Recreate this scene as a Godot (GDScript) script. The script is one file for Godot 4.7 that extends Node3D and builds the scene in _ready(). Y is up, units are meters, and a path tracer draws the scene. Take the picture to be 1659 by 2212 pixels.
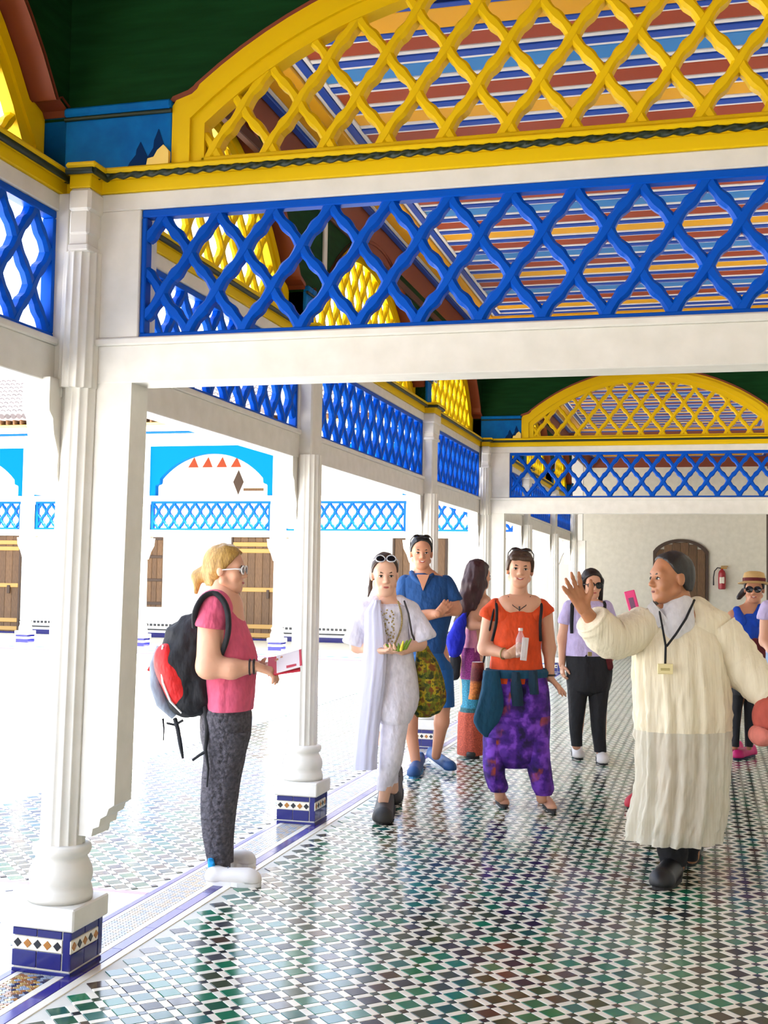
extends Node3D
# A palace gallery round a sunlit court: painted wooden arcade, tiled floor, a group of visitors and their guide.
# x runs across the gallery (0 = the row of columns), y up, z towards the viewer; metres.

const EYE := Vector3(2.4464, 1.5, 4.2691)
const YAW := 0.2618
const ROW := [0.0, -2.9, -6.32, -9.1, -12.37, -15.5, -18.5]   # columns along the gallery
const GALLERY := 3.7
const H1 := 2.235   # underside of the beams
const H2 := 2.41    # lattice from here
const H3 := 2.912   # to here
const H4 := 2.98    # cornice
const H5 := 3.07    # springing of the upper arches
const TOP := 4.2    # ceiling
const BACK := -22.0

var used := {}
var mats := {}
var rng := RandomNumberGenerator.new()
var cam_right: Vector3
var cam_up: Vector3
var cam_fwd: Vector3


class Geo:
	var v := PackedVector3Array()
	var n := PackedVector3Array()
	var c := PackedColorArray()
	var tint := Color(1, 1, 1)
	var tinted := false

	func tri(a: Vector3, b: Vector3, d: Vector3) -> void:
		var m := (b - a).cross(d - a).normalized()
		v.append(a); v.append(d); v.append(b)
		for i in 3:
			n.append(m)
			c.append(tint)

	func quad(a: Vector3, b: Vector3, d: Vector3, e: Vector3) -> void:
		tri(a, b, d)
		tri(a, d, e)

	func smooth(p: PackedVector3Array, ix: PackedInt32Array, cols := PackedColorArray()) -> void:
		var acc := PackedVector3Array()
		acc.resize(p.size())
		for i in range(0, ix.size(), 3):
			var a := ix[i]; var b := ix[i + 1]; var d := ix[i + 2]
			var m := (p[b] - p[a]).cross(p[d] - p[a])
			acc[a] += m; acc[b] += m; acc[d] += m
		for i in range(0, ix.size(), 3):
			for k in [ix[i], ix[i + 2], ix[i + 1]]:
				v.append(p[k])
				n.append(acc[k].normalized())
				c.append(cols[k] if cols.size() else tint)

	func box(lo: Vector3, hi: Vector3, bev := 0.0) -> void:
		slab(Transform3D(Basis(), (lo + hi) / 2), (hi - lo), bev)

	func slab(t: Transform3D, size: Vector3, bev := 0.0) -> void:
		var h := size / 2
		var ax := [Vector3(1, 0, 0), Vector3(0, 1, 0), Vector3(0, 0, 1)]
		bev = minf(bev, minf(h.x, minf(h.y, h.z)) * 0.9)
		for k in 3:
			for s in [-1.0, 1.0]:
				var w: Vector3 = ax[k] * s
				var a: Vector3 = ax[(k + 1) % 3]
				var b: Vector3 = ax[(k + 2) % 3] * s
				var ca: float = h[(k + 1) % 3] - bev
				var cb: float = h[(k + 2) % 3] - bev
				var o: Vector3 = w * h[k]
				quad(t * (o - a * ca - b * cb), t * (o + a * ca - b * cb), t * (o + a * ca + b * cb), t * (o - a * ca + b * cb))
		if bev > 0.0:
			for k in 3:
				for s1 in [-1.0, 1.0]:
					for s2 in [-1.0, 1.0]:
						var a: Vector3 = ax[k]
						var b: Vector3 = ax[(k + 1) % 3] * s1
						var d: Vector3 = ax[(k + 2) % 3] * s2
						var la: float = h[k] - bev
						var p1: Vector3 = b * h[(k + 1) % 3] + d * (h[(k + 2) % 3] - bev)
						var p2: Vector3 = b * (h[(k + 1) % 3] - bev) + d * h[(k + 2) % 3]
						if s1 * s2 > 0:
							quad(t * (p1 - a * la), t * (p1 + a * la), t * (p2 + a * la), t * (p2 - a * la))
						else:
							quad(t * (p1 + a * la), t * (p1 - a * la), t * (p2 - a * la), t * (p2 + a * la))
			for sx in [-1.0, 1.0]:
				for sy in [-1.0, 1.0]:
					for sz in [-1.0, 1.0]:
						var px := Vector3(sx * h.x, sy * (h.y - bev), sz * (h.z - bev))
						var py := Vector3(sx * (h.x - bev), sy * h.y, sz * (h.z - bev))
						var pz := Vector3(sx * (h.x - bev), sy * (h.y - bev), sz * h.z)
						if sx * sy * sz > 0:
							tri(t * px, t * py, t * pz)
						else:
							tri(t * px, t * pz, t * py)

	# an outline in the x-y plane of t, from z0 to z1
	func plate(poly: PackedVector2Array, z0: float, z1: float, t := Transform3D()) -> void:
		var p := poly
		if Geometry2D.is_polygon_clockwise(p):
			p = poly.duplicate()
			p.reverse()
		var ix := Geometry2D.triangulate_polygon(p)
		for i in range(0, ix.size(), 3):
			var a := p[ix[i]]; var b := p[ix[i + 1]]; var d := p[ix[i + 2]]
			if (b - a).cross(d - a) < 0:
				var q := b
				b = d
				d = q
			tri(t * Vector3(a.x, a.y, z1), t * Vector3(b.x, b.y, z1), t * Vector3(d.x, d.y, z1))
			tri(t * Vector3(a.x, a.y, z0), t * Vector3(d.x, d.y, z0), t * Vector3(b.x, b.y, z0))
		for i in p.size():
			var a := p[i]
			var b := p[(i + 1) % p.size()]
			quad(t * Vector3(a.x, a.y, z0), t * Vector3(b.x, b.y, z0), t * Vector3(b.x, b.y, z1), t * Vector3(a.x, a.y, z1))

	# turns the triangles from index k on so that they face away from their middle
	func outward(k: int) -> void:
		var mid := Vector3()
		for i in range(k, v.size()):
			mid += v[i]
		mid /= maxi(1, v.size() - k)
		var sum := 0.0
		for i in range(k, v.size(), 3):
			sum += (v[i] - mid).dot((v[i + 2] - v[i]).cross(v[i + 1] - v[i]))
		if sum < 0:
			for i in range(k, v.size(), 3):
				var q := v[i]
				v[i] = v[i + 1]
				v[i + 1] = q
				var m := n[i]
				n[i] = -n[i + 1]
				n[i + 1] = -m
				n[i + 2] = -n[i + 2]
				var h := c[i]
				c[i] = c[i + 1]
				c[i + 1] = h

	# rings of equal length joined to a skin; closed rings
	func skin(rings: Array, cap0 := true, cap1 := true, cols: Array = []) -> void:
		var m: int = rings[0].size()
		var start := v.size()
		var p := PackedVector3Array()
		var cc := PackedColorArray()
		for k in rings.size():
			p.append_array(rings[k])
			if cols.size():
				cc.append_array(cols[k])
		var ix := PackedInt32Array()
		for k in rings.size() - 1:
			for i in m:
				var a := k * m + i
				var b := k * m + (i + 1) % m
				ix.append_array([a, b, b + m, a, b + m, a + m])
		smooth(p, ix, cc)
		for e in 2:
			if (cap0 if e == 0 else cap1):
				var ring: PackedVector3Array = rings[0] if e == 0 else rings[-1]
				var mid := Vector3()
				for q in ring:
					mid += q
				mid /= m
				for i in m:
					if e == 0:
						tri(mid, ring[(i + 1) % m], ring[i])
					else:
						tri(mid, ring[i], ring[(i + 1) % m])
		outward(start)

	# profile of (radius, height) turned about y; flutes > 0 cuts grooves
	func lathe(prof: Array, at: Vector3, seg := 28, flutes := 0, deep := 0.0) -> void:
		var rings := []
		for q in prof:
			var r := PackedVector3Array()
			for i in seg:
				var a := -TAU * i / seg
				var rad: float = q.x
				if flutes:
					rad *= 1.0 - deep * pow(absf(sin(a * flutes / 2.0)), 0.7)
				r.append(at + Vector3(cos(a) * rad, q.y, sin(a) * rad))
			rings.append(r)
		skin(rings)

	# a tube through points with a radius each
	func tube(pts: Array, rad: Array, seg := 8, flat := 1.0, flat_dir := Vector3.ZERO) -> void:
		var rings := []
		var side := Vector3.ZERO
		for k in pts.size():
			var d: Vector3 = (pts[mini(k + 1, pts.size() - 1)] - pts[maxi(k - 1, 0)]).normalized()
			if side == Vector3.ZERO:
				var ref := flat_dir if flat_dir != Vector3.ZERO else (Vector3.UP if absf(d.y) < 0.9 else Vector3.RIGHT)
				side = d.cross(ref).cross(d).normalized()
				if side == Vector3.ZERO:
					side = d.cross(Vector3.FORWARD).normalized()
			else:
				side = (side - d * side.dot(d)).normalized()
			var up := d.cross(side)
			var r := PackedVector3Array()
			for i in seg:
				var a := TAU * i / seg
				r.append(pts[k] + (side * cos(a) * flat + up * sin(a)) * rad[k])
			rings.append(r)
		skin(rings)

	func mesh() -> ArrayMesh:
		var arr := []
		arr.resize(Mesh.ARRAY_MAX)
		arr[Mesh.ARRAY_VERTEX] = v
		arr[Mesh.ARRAY_NORMAL] = n
		if tinted:
			arr[Mesh.ARRAY_COLOR] = c
		var m := ArrayMesh.new()
		m.add_surface_from_arrays(Mesh.PRIMITIVE_TRIANGLES, arr)
		return m


func mat(called: String, color: Color, rough := 0.6, o := {}) -> StandardMaterial3D:
	if mats.has(called):
		return mats[called]
	var m := StandardMaterial3D.new()
	m.resource_name = called
	m.albedo_color = color
	m.roughness = rough
	for k in o:
		m.set(k, o[k])
	mats[called] = m
	return m


func grain(freq: float, seed_n: int, a: Color, b: Color, stretch := Vector3.ONE, size := 512) -> NoiseTexture2D:
	var f := FastNoiseLite.new()
	f.seed = seed_n
	f.frequency = freq
	f.fractal_octaves = 4
	var t := NoiseTexture2D.new()
	t.noise = f
	t.width = size
	t.height = size
	t.seamless = true
	var g := Gradient.new()
	g.set_color(0, a)
	g.set_color(1, b)
	t.color_ramp = g
	return t


func numbered(called: String) -> String:
	var k: int = used.get(called, 0)
	used[called] = k + 1
	return called if k == 0 else "%s_%03d" % [called, k]


func tag(o: Node, label: String, category: String, group := "") -> Node:
	o.set_meta("label", label)
	o.set_meta("category", category)
	if group:
		o.set_meta("group", group)
	return o


func thing(called: String, label: String, category: String, at := Vector3.ZERO, turn := 0.0, group := "") -> Node3D:
	var o := Node3D.new()
	o.name = numbered(called)
	add_child(o)
	o.position = at
	o.rotation.y = turn
	tag(o, label, category, group)
	return o


func put(parent: Node, called: String, g: Variant, m: Material, label := "") -> MeshInstance3D:
	var o := MeshInstance3D.new()
	o.name = called if parent != self else numbered(called)
	o.mesh = g.mesh() if g is Geo else g
	o.material_override = m
	parent.add_child(o, true)
	if label:
		o.set_meta("label", label)
	return o


func struct(called: String, g: Variant, m: Material) -> MeshInstance3D:
	var o := put(self, called, g, m)
	o.set_meta("kind", "structure")
	return o


func place(called: String) -> Node3D:
	var o := Node3D.new()
	o.name = numbered(called)
	add_child(o)
	o.set_meta("kind", "structure")
	return o


func boxed(lo: Vector3, hi: Vector3, bev := 0.004) -> Geo:
	var g := Geo.new()
	g.box(lo, hi, bev)
	return g


# a straight lattice bar with scalloped edges, from a to b in the x-y plane of t
func lattice_bar(t: Transform3D, a: Vector2, b: Vector2, step: float, y0: float, w: float, z0: float, z1: float) -> Geo:
	var g := Geo.new()
	var d := (b - a).normalized()
	var side := Vector2(-d.y, d.x)
	var total := a.distance_to(b)
	var count := maxi(3, int(ceil(total / step * 12.0)))
	if d.x < 0:
		z1 -= 0.0025
		z0 += 0.0025
	var rings := []
	for k in count + 1:
		var p := a.lerp(b, float(k) / count)
		var ph := fposmod((p.y - y0) / (step * absf(d.y)), 1.0)
		var m := absf(ph - 0.5)
		var hw := w * (0.98 + 0.20 * smoothstep(0.13, 0.03, m) - 0.12 * smoothstep(0.10, 0.02, absf(m - 0.20)) + 0.22 * smoothstep(0.33, 0.5, m))
		var wave := w * 0.16 * sin(TAU * ph) * signf(d.x)
		p += side * wave
		var r := PackedVector3Array()
		for q in [[-1.0, z0], [-1.0, z1 - 0.014], [-0.5, z1], [0.5, z1], [1.0, z1 - 0.014], [1.0, z0]]:
			var s: Vector2 = p + side * hw * float(q[0])
			r.append(t * Vector3(s.x, s.y, q[1]))
		r.reverse()
		rings.append(r)
	for k in rings.size() - 1:
		var A: PackedVector3Array = rings[k]
		var B: PackedVector3Array = rings[k + 1]
		for i in 6:
			var j := (i + 1) % 6
			g.quad(A[i], B[i], B[j], A[j])
	g.outward(0)
	return g


# crossing bars over a rectangle: nodes of the lowest row stand at height yb, at phase + n * pitch; rows are dy apart
func rect_lattice(parent: Node, t: Transform3D, lo: Vector2, hi: Vector2, pitch: float, phase: float, yb: float, dy: float, w: float, z0: float, z1: float, m: Material) -> void:
	var dx := pitch / 2.0
	var step := Vector2(dx, dy).length()
	var n := int(ceil((hi.x - lo.x) / pitch)) + 4
	var base: float = phase + floor((lo.x - phase) / pitch) * pitch
	for k in range(-4, n + 4):
		for s in [1.0, -1.0]:
			var o := Vector2(base + k * pitch, yb)
			var d := Vector2(dx * s, dy)
			var ta := (lo.y - yb) / dy
			var tb := (hi.y - yb) / dy
			var f0: float = (lo.x - o.x) / d.x
			var f1: float = (hi.x - o.x) / d.x
			ta = maxf(ta, minf(f0, f1))
			tb = minf(tb, maxf(f0, f1))
			if tb - ta < 0.12:
				continue
			put(parent, "lattice_bar", lattice_bar(t, o + d * ta, o + d * tb, step, yb, w, z0, z1), m)


func arch_y(s: float, mid: float, r: float, cy: float) -> float:
	return cy + sqrt(maxf(0.0, r * r - (s - mid) * (s - mid)))


# crossing bars under an arc
func arch_lattice(parent: Node, t: Transform3D, x0: float, x1: float, y0: float, mid: float, phase: float, r: float, cy: float, pitch: float, dy: float, w: float, z0: float, z1: float, m: Material) -> void:
	var dx := pitch / 2
	var step := Vector2(dx, dy).length()
	var n := int(ceil((x1 - x0) / pitch)) + 4
	for k in range(-n, n + 1):
		for s in [1.0, -1.0]:
			var a := Vector2(phase + pitch * k, y0)
			var d := Vector2(dx * s, dy)
			var from := -1.0
			var to := -1.0
			var q := -0.4
			while q < 8.0:
				var p := a + d * q
				var inside := p.y > H5 + 0.005 and p.x > x0 - 0.005 and p.x < x1 + 0.005 and p.y < arch_y(p.x, mid, r, cy) + 0.01
				if inside and from <= -1.0:
					from = q
				if inside:
					to = q
				q += 0.05
			if from > -1.0 and to - from > 0.15:
				put(parent, "lattice_bar", lattice_bar(t, a + d * from, a + d * to, step, y0, w, z0, z1), m)


# outline of an arch: shoulders at the feet, then an arc; half = half width of the feet
func arch_outline(mid: float, half: float, r: float, cy: float, y0: float, shoulder: float, notch: float) -> PackedVector2Array:
	var p := PackedVector2Array()
	p.append(Vector2(mid - half, y0))
	p.append(Vector2(mid - half, shoulder - 0.03))
	var hw := half - notch
	var ys := arch_y(mid - hw, mid, r, cy)
	if notch > 0:
		p.append(Vector2(mid - half + 0.015, shoulder - 0.008))
		p.append(Vector2(mid - half + notch * 0.72, shoulder + 0.012))
		p.append(Vector2(mid - half + notch * 0.92, minf(shoulder + 0.03, ys - 0.01)))
	var n := 28
	for k in n + 1:
		var x := mid - hw + 2 * hw * k / n
		var y := arch_y(x, mid, r, cy)
		if y > shoulder:
			p.append(Vector2(x, y))
	if notch > 0:
		p.append(Vector2(mid + half - notch * 0.92, minf(shoulder + 0.03, ys - 0.01)))
		p.append(Vector2(mid + half - notch * 0.72, shoulder + 0.012))
		p.append(Vector2(mid + half - 0.015, shoulder - 0.008))
	p.append(Vector2(mid + half, shoulder - 0.03))
	p.append(Vector2(mid + half, y0))
	return p


func rope(a: Vector3, b: Vector3, r: float, twisted: bool) -> Geo:
	var g := Geo.new()
	if not twisted:
		g.tube([a, b], [r, r], 8)
		return g
	var d := (b - a).normalized()
	var u := d.cross(Vector3.UP).normalized()
	var w := u.cross(d)
	var n := int(a.distance_to(b) / 0.011)
	var rings := []
	for k in n + 1:
		var p := a.lerp(b, float(k) / n)
		var ph := k * 0.011 / 0.06 * TAU
		var ring := PackedVector3Array()
		for i in 10:
			var th := TAU * i / 10
			var rr := r * (0.80 + 0.34 * cos(2.0 * (th - ph / 2.0)))
			ring.append(p + (u * cos(th) + w * sin(th)) * rr)
		rings.append(ring)
	g.skin(rings)
	return g


# one bay of the arcade between two columns: beam, blue lattice, cornice, arched fanlight in a green wall.
# t maps (along, up, out of the viewed face); the viewed face of the beams lies at 0
func arcade(label: String, t: Transform3D, from: float, to: float, open0: float, open1: float, thick: float, mid: float, half: float, recessed: bool, twisted: bool) -> Node3D:
	var o := thing("arcade_screen", label, "arcade screen", Vector3.ZERO, 0.0, "side arcade bays of the gallery" if recessed else "screens across the gallery")
	var white: Material = mats.white
	var yellow: Material = mats.yellow
	var blue: Material = mats.blue
	var bx := func(g: Geo, x0: float, x1: float, y0: float, y1: float, z0: float, z1: float, bev := 0.004) -> void:
		g.slab(t * Transform3D(Basis(), Vector3((x0 + x1) / 2, (y0 + y1) / 2, (z0 + z1) / 2)), Vector3(x1 - x0, y1 - y0, z1 - z0), bev)
	var g := Geo.new()
	bx.call(g, from, to, H1, H2 - 0.028, -thick, 0.0)
	bx.call(g, from, to, H2 - 0.03, H2, -thick, 0.014, 0.006)
	put(o, "lower_beam", g, white)
	g = Geo.new()
	bx.call(g, from, to, H3, H4, -thick, 0.0)
	put(o, "upper_beam", g, white)
	for e in 2:
		g = Geo.new()
		if e == 0 and open0 - from > 0.01:
			bx.call(g, from, open0, H2, H3, -thick, 0.0)
		elif e == 1 and to - open1 > 0.01:
			bx.call(g, open1, to, H2, H3, -thick, 0.0)
		if g.v.size():
			put(o, "stile", g, white)
	# blue lattice in its frame, set back a little
	g = Geo.new()
	var fw := 0.03
	var zb := -0.012 - 0.05
	bx.call(g, open0, open1, H2, H2 + fw * 0.6, zb, -0.010)
	bx.call(g, open0, open1, H3 - fw, H3, zb, -0.010)
	bx.call(g, open0, open0 + fw * 0.7, H2 + fw * 0.6, H3 - fw, zb, -0.010)
	bx.call(g, open1 - fw * 0.7, open1, H2 + fw * 0.6, H3 - fw, zb, -0.010)
	var fr := put(o, "lattice_frame", g, blue)
	rect_lattice(fr, t, Vector2(open0 + 0.012, H2 + 0.004), Vector2(open1 - 0.012, H3 - 0.01), 0.2267, 1.657 if not recessed else mid, 2.432, 0.153, 0.0215, zb + 0.006, -0.014, blue)
	# cornice
	g = Geo.new()
	bx.call(g, from, to, H4, H4 + 0.052, -thick, 0.012)
	bx.call(g, from, to, H4 + 0.05, H5, -thick - 0.01, 0.03, 0.006)
	bx.call(g, from, to, H5 - 0.022, H5, -thick - 0.02, 0.05, 0.008)
	var cn := put(o, "cornice", g, yellow)
	put(cn, "rope_moulding", rope(t * Vector3(from, H4 + 0.058, 0.034), t * Vector3(to, H4 + 0.058, 0.034), 0.0135, twisted), mats.rope)
	# upper wall with its arch
	var r := half * 1.12 if recessed else 2.02
	var peak := 4.03 if recessed else 3.81
	var cy := peak - r
	var outer := arch_outline(mid, half, r, cy, H5, 3.33, 0.11)
	var zy0 := -thick - 0.03 if recessed else -0.05
	var zy1 := -thick + 0.02 if recessed else 0.02
	var wall := PackedVector2Array([Vector2(from, H5), Vector2(from, TOP), Vector2(to, TOP), Vector2(to, H5)])
	var hole := outer.duplicate()
	hole.reverse()
	for q in hole:
		wall.append(q)
	g = Geo.new()
	g.plate(wall, -thick + 0.02, 0.0 if not recessed else 0.0, t)
	var up := put(o, "upper_wall", g, mats.green)
	# boards of the wall: shallow seams shown as thin laths
	# brown edging of the arch
	g = Geo.new()
	var ed := PackedVector2Array()
	var grow := 0.02
	var big := arch_outline(mid, half + grow, r + grow, cy, H5 + 0.25, 3.33 + grow, 0.11)
	var small := arch_outline(mid, half - 0.004, r - 0.004, cy, H5 + 0.25, 3.33, 0.11)
	for q in big:
		ed.append(q)
	small.reverse()
	for q in small:
		ed.append(q)
	g.plate(ed, -thick + 0.015 if recessed else -0.02, 0.012, t)
	put(up, "arch_edging", g, mats.brown)
	# yellow arch: band, inner moulding, bars
	g = Geo.new()
	var band := PackedVector2Array()
	for q in outer:
		band.append(q)
	var inn := arch_outline(mid, half - 0.135, r - 0.135, cy, H5, 3.10, 0.0)
	inn.reverse()
	for q in inn:
		band.append(q)
	g.plate(band, zy0, zy1, t)
	band = PackedVector2Array()
	for q in arch_outline(mid, half - 0.03, r - 0.03, cy, H5, 3.31, 0.115):
		band.append(q)
	var mid_in := arch_outline(mid, half - 0.08, r - 0.085, cy, H5, 3.2, 0.0)
	mid_in.reverse()
	for q in mid_in:
		band.append(q)
	g.plate(band, zy1 - 0.01, zy1 + 0.014, t)
	bx.call(g, mid - half + 0.12, mid + half - 0.12, H5, H5 + 0.022, zy0, zy1)
	var af := put(o, "arch_frame", g, yellow)
	arch_lattice(af, t, mid - half + 0.13, mid + half - 0.13, 3.128, mid, 1.761 if not recessed else mid, r - 0.13, cy, 0.2267, 0.152, 0.020, zy0 + 0.008, zy1 - 0.004, yellow)
	# blue blocks at the feet, with a dark green cord below the cap
	for e in 2:
		var b0 := from if e == 0 else mid + half
		var b1 := mid - half if e == 0 else to
		if b1 - b0 < 0.03:
			continue
		g = Geo.new()
		var zf := 0.035
		bx.call(g, b0, b1, H5, 3.29, -thick, zf - 0.015)
		bx.call(g, b0, b1, 3.29, 3.325, -thick, zf + 0.005, 0.008)
		var bl := put(o, "springing_block", g, mats.azure)
		if not recessed:
			# painted silhouettes and a small yellow crest by the arch foot
			for q in [[b1 - 0.13, 0.10, 0.055], [b1 - 0.055, 0.145, 0.06]] if e == 0 else [[b0 + 0.13, 0.10, 0.055], [b0 + 0.055, 0.145, 0.06]]:
				g = Geo.new()
				var sx: float = q[0]
				var sh: float = q[1]
				var sw: float = q[2]
				g.plate(PackedVector2Array([Vector2(sx - sw, H5), Vector2(sx - sw * 0.8, H5 + sh * 0.22), Vector2(sx - sw * 0.35, H5 + sh * 0.5), Vector2(sx - sw * 0.3, H5 + sh * 0.7), Vector2(sx, H5 + sh), Vector2(sx + sw * 0.25, H5 + sh * 0.72), Vector2(sx + sw * 0.5, H5 + sh * 0.45), Vector2(sx + sw, H5)]), zf - 0.016, zf - 0.0125, t)
				put(bl, "painted_motif", g, mats.azure_dark)
			g = Geo.new()
			var cx := b1 - 0.045 if e == 0 else b0 + 0.045
			g.plate(PackedVector2Array([Vector2(cx - 0.05, H5), Vector2(cx - 0.045, H5 + 0.025), Vector2(cx - 0.02, H5 + 0.03), Vector2(cx - 0.005, H5 + 0.055), Vector2(cx + 0.02, H5 + 0.075), Vector2(cx + 0.042, H5 + 0.05), Vector2(cx + 0.042, H5)]), zf - 0.013, zf + 0.006, t)
			put(bl, "corner_crest", g, mats.yellow_pale)
		put(bl, "cord", rope(t * Vector3(b0, 3.282, zf - 0.010), t * Vector3(b1, 3.282, zf - 0.010), 0.009, false), mats.rope)
	return o


# a column; b is the side of the plinth that shows, jamb adds the hanging board of a cross frame
func column(z: float, label: String, cross: bool, detail: bool) -> Node3D:
	var o := thing("column", label, "column", Vector3(0.045, 0, z + 0.045), 0.0, "white columns along the gallery")
	var white: Material = mats.white
	# tiled plinth
	put(o, "plinth_core", boxed(Vector3(-0.118, 0, -0.118), Vector3(0.118, 0.175, 0.118), 0.002), mats.grout)
	for f in 2:
		var t := Transform3D(Basis(Vector3.UP, PI / 2 * f), Vector3())
		var tile := func(called: String, x0: float, x1: float, y0: float, y1: float, m: Material) -> void:
			var g := Geo.new()
			g.slab(t * Transform3D(Basis(), Vector3((x0 + x1) / 2, (y0 + y1) / 2, 0.119)), Vector3(x1 - x0, y1 - y0, 0.008), 0.0015)
			put(o, called, g, m)
		for k in 2:
			tile.call("tile", -0.122 + k * 0.104, -0.122 + k * 0.104 + 0.101, 0.022, 0.082, mats.cobalt)
			tile.call("tile", -0.122 + k * 0.104, -0.122 + k * 0.104 + 0.101, 0.136, 0.164, mats.cobalt)
		tile.call("tile", 0.089, 0.119, 0.022, 0.164, mats.cobalt)
		tile.call("tile", -0.122, 0.119, 0.0, 0.014, mats.cobalt)
		tile.call("tile_band", -0.122, 0.086, 0.085, 0.133, mats.tile_white)
		for k in 5:
			var g := Geo.new()
			g.slab(t * Transform3D(Basis(Vector3.BACK, PI / 4), Vector3(-0.099 + 0.0415 * k, 0.109, 0.1225)), Vector3(0.024, 0.024, 0.006), 0.001)
			put(o, "diamond_tile", g, mats.tile_black if (k + f) % 2 == 0 else mats.ochre)
	put(o, "plinth_slab", boxed(Vector3(-0.137, 0.168, -0.137), Vector3(0.137, 0.252, 0.137), 0.006), white)
	var g := Geo.new()
	g.lathe([Vector2(0.0, 0.25), Vector2(0.122, 0.25), Vector2(0.124, 0.275), Vector2(0.118, 0.30), Vector2(0.112, 0.312), Vector2(0.118, 0.325), Vector2(0.121, 0.345), Vector2(0.117, 0.37), Vector2(0.102, 0.40), Vector2(0.096, 0.415), Vector2(0.106, 0.425), Vector2(0.112, 0.44), Vector2(0.109, 0.458), Vector2(0.094, 0.465), Vector2(0.0, 0.465)], Vector3.ZERO, 40)
	put(o, "base_moulding", g, white)
	g = Geo.new()
	g.lathe([Vector2(0.0, 0.46), Vector2(0.086, 0.46), Vector2(0.084, 1.4), Vector2(0.082, H1 + 0.02), Vector2(0.0, H1 + 0.02)], Vector3.ZERO, 128, 16, 0.07)
	put(o, "fluted_shaft", g, white)
	# pilaster over the shaft up to the cornice
	var zo := -0.045
	var hz := 0.165 if cross else 0.115
	var px := 0.06 if cross else 0.045
	var pl := -0.02 if cross else -0.17
	g = Geo.new()
	if cross:
		g.lathe([Vector2(0.0, H1 - 0.02), Vector2(0.082, H1 - 0.02), Vector2(0.078, 2.745), Vector2(0.0, 2.745)], Vector3(0.0, 0, 0.03), 128, 16, 0.09)
		g.box(Vector3(-0.165, H1 - 0.06, zo - 0.12), Vector3(-0.047, H4, zo + 0.12), 0.004)
		g.box(Vector3(-0.05, H1, zo - 0.09), Vector3(0.03, H4, zo + 0.09), 0.004)
	else:
		g.box(Vector3(-0.17, H1 - 0.03, zo - hz + 0.012), Vector3(px - 0.008, H4, zo + hz - 0.012), 0.01)
	put(o, "pilaster", g, white)
	g = Geo.new()
	g.box(Vector3(pl, 2.74, zo - hz - 0.004), Vector3(px + 0.006, 2.765, zo + hz + 0.004), 0.004)
	g.box(Vector3(pl, 2.76, zo - hz + 0.004), Vector3(px - 0.002, 2.90, zo + hz - 0.004), 0.004)
	g.box(Vector3(pl, 2.80, zo - hz - 0.004), Vector3(px + 0.006, 2.90, zo + hz + 0.004), 0.01)
	g.box(Vector3(pl, 2.89, zo - hz - 0.014), Vector3(px + 0.014, H4, zo + hz + 0.014), 0.012)
	put(o, "capital", g, white)
	g = Geo.new()
	g.box(Vector3(pl, H4, zo - hz - 0.012), Vector3(px + 0.012, H4 + 0.052, zo + hz + 0.012), 0.004)
	g.box(Vector3(pl, H4 + 0.05, zo - hz - 0.03), Vector3(px + 0.03, H5, zo + hz + 0.03), 0.006)
	g.box(Vector3(pl, H5 - 0.022, zo - hz - 0.05), Vector3(px + 0.05, H5, zo + hz + 0.05), 0.008)
	var cn := put(o, "cornice_return", g, mats.yellow)
	g = Geo.new()
	var e := hz + 0.034
	var y := H4 + 0.058
	g.tube([Vector3(pl, y, zo + e), Vector3(px + 0.034, y, zo + e)], [0.0135, 0.0135], 8)
	g.tube([Vector3(px + 0.034, y, zo + e), Vector3(px + 0.034, y, zo - e)], [0.0135, 0.0135], 8)
	g.tube([Vector3(px + 0.034, y, zo - e), Vector3(pl, y, zo - e)], [0.0135, 0.0135], 8)
	put(cn, "rope_moulding", g, mats.rope)
	# lath above
	if not cross:
		put(o, "wall_lath", boxed(Vector3(-0.05, 3.325, zo - 0.36), Vector3(-0.032, TOP - 0.3, zo - 0.29), 0.004), white)
	# scalloped brackets under the side beams, before and behind the shaft
	for s in [1.0, -1.0]:
		g = Geo.new()
		var p := PackedVector2Array([Vector2(0.0, H1 + 0.01), Vector2(0.0, 1.80), Vector2(0.10, 1.80), Vector2(0.103, 1.84), Vector2(0.118, 1.87), Vector2(0.122, 1.91), Vector2(0.116, 1.95), Vector2(0.13, 1.98), Vector2(0.155, 2.03), Vector2(0.168, 2.09), Vector2(0.195, 2.115), Vector2(0.20, 2.15), Vector2(0.20, H1 + 0.01)])
		g.plate(p, -0.165, -0.05, Transform3D(Basis(Vector3(0, 0, s), Vector3(0, 1, 0), Vector3(1, 0, 0)), Vector3(0, 0, zo)))
		g.outward(0)
		put(o, "bracket", g, white)
	if cross:
		g = Geo.new()
		var p := PackedVector2Array([Vector2(0.06, H1 + 0.01), Vector2(0.06, 0.50), Vector2(0.135, 0.50), Vector2(0.14, 0.53), Vector2(0.165, 0.54), Vector2(0.17, 0.57), Vector2(0.195, 0.585), Vector2(0.203, 0.61), Vector2(0.225, 0.625), Vector2(0.225, H1 + 0.01)])
		g.plate(p, zo - 0.07, zo + 0.07, Transform3D())
		put(o, "jamb_board", g, white)
	return o


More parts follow.
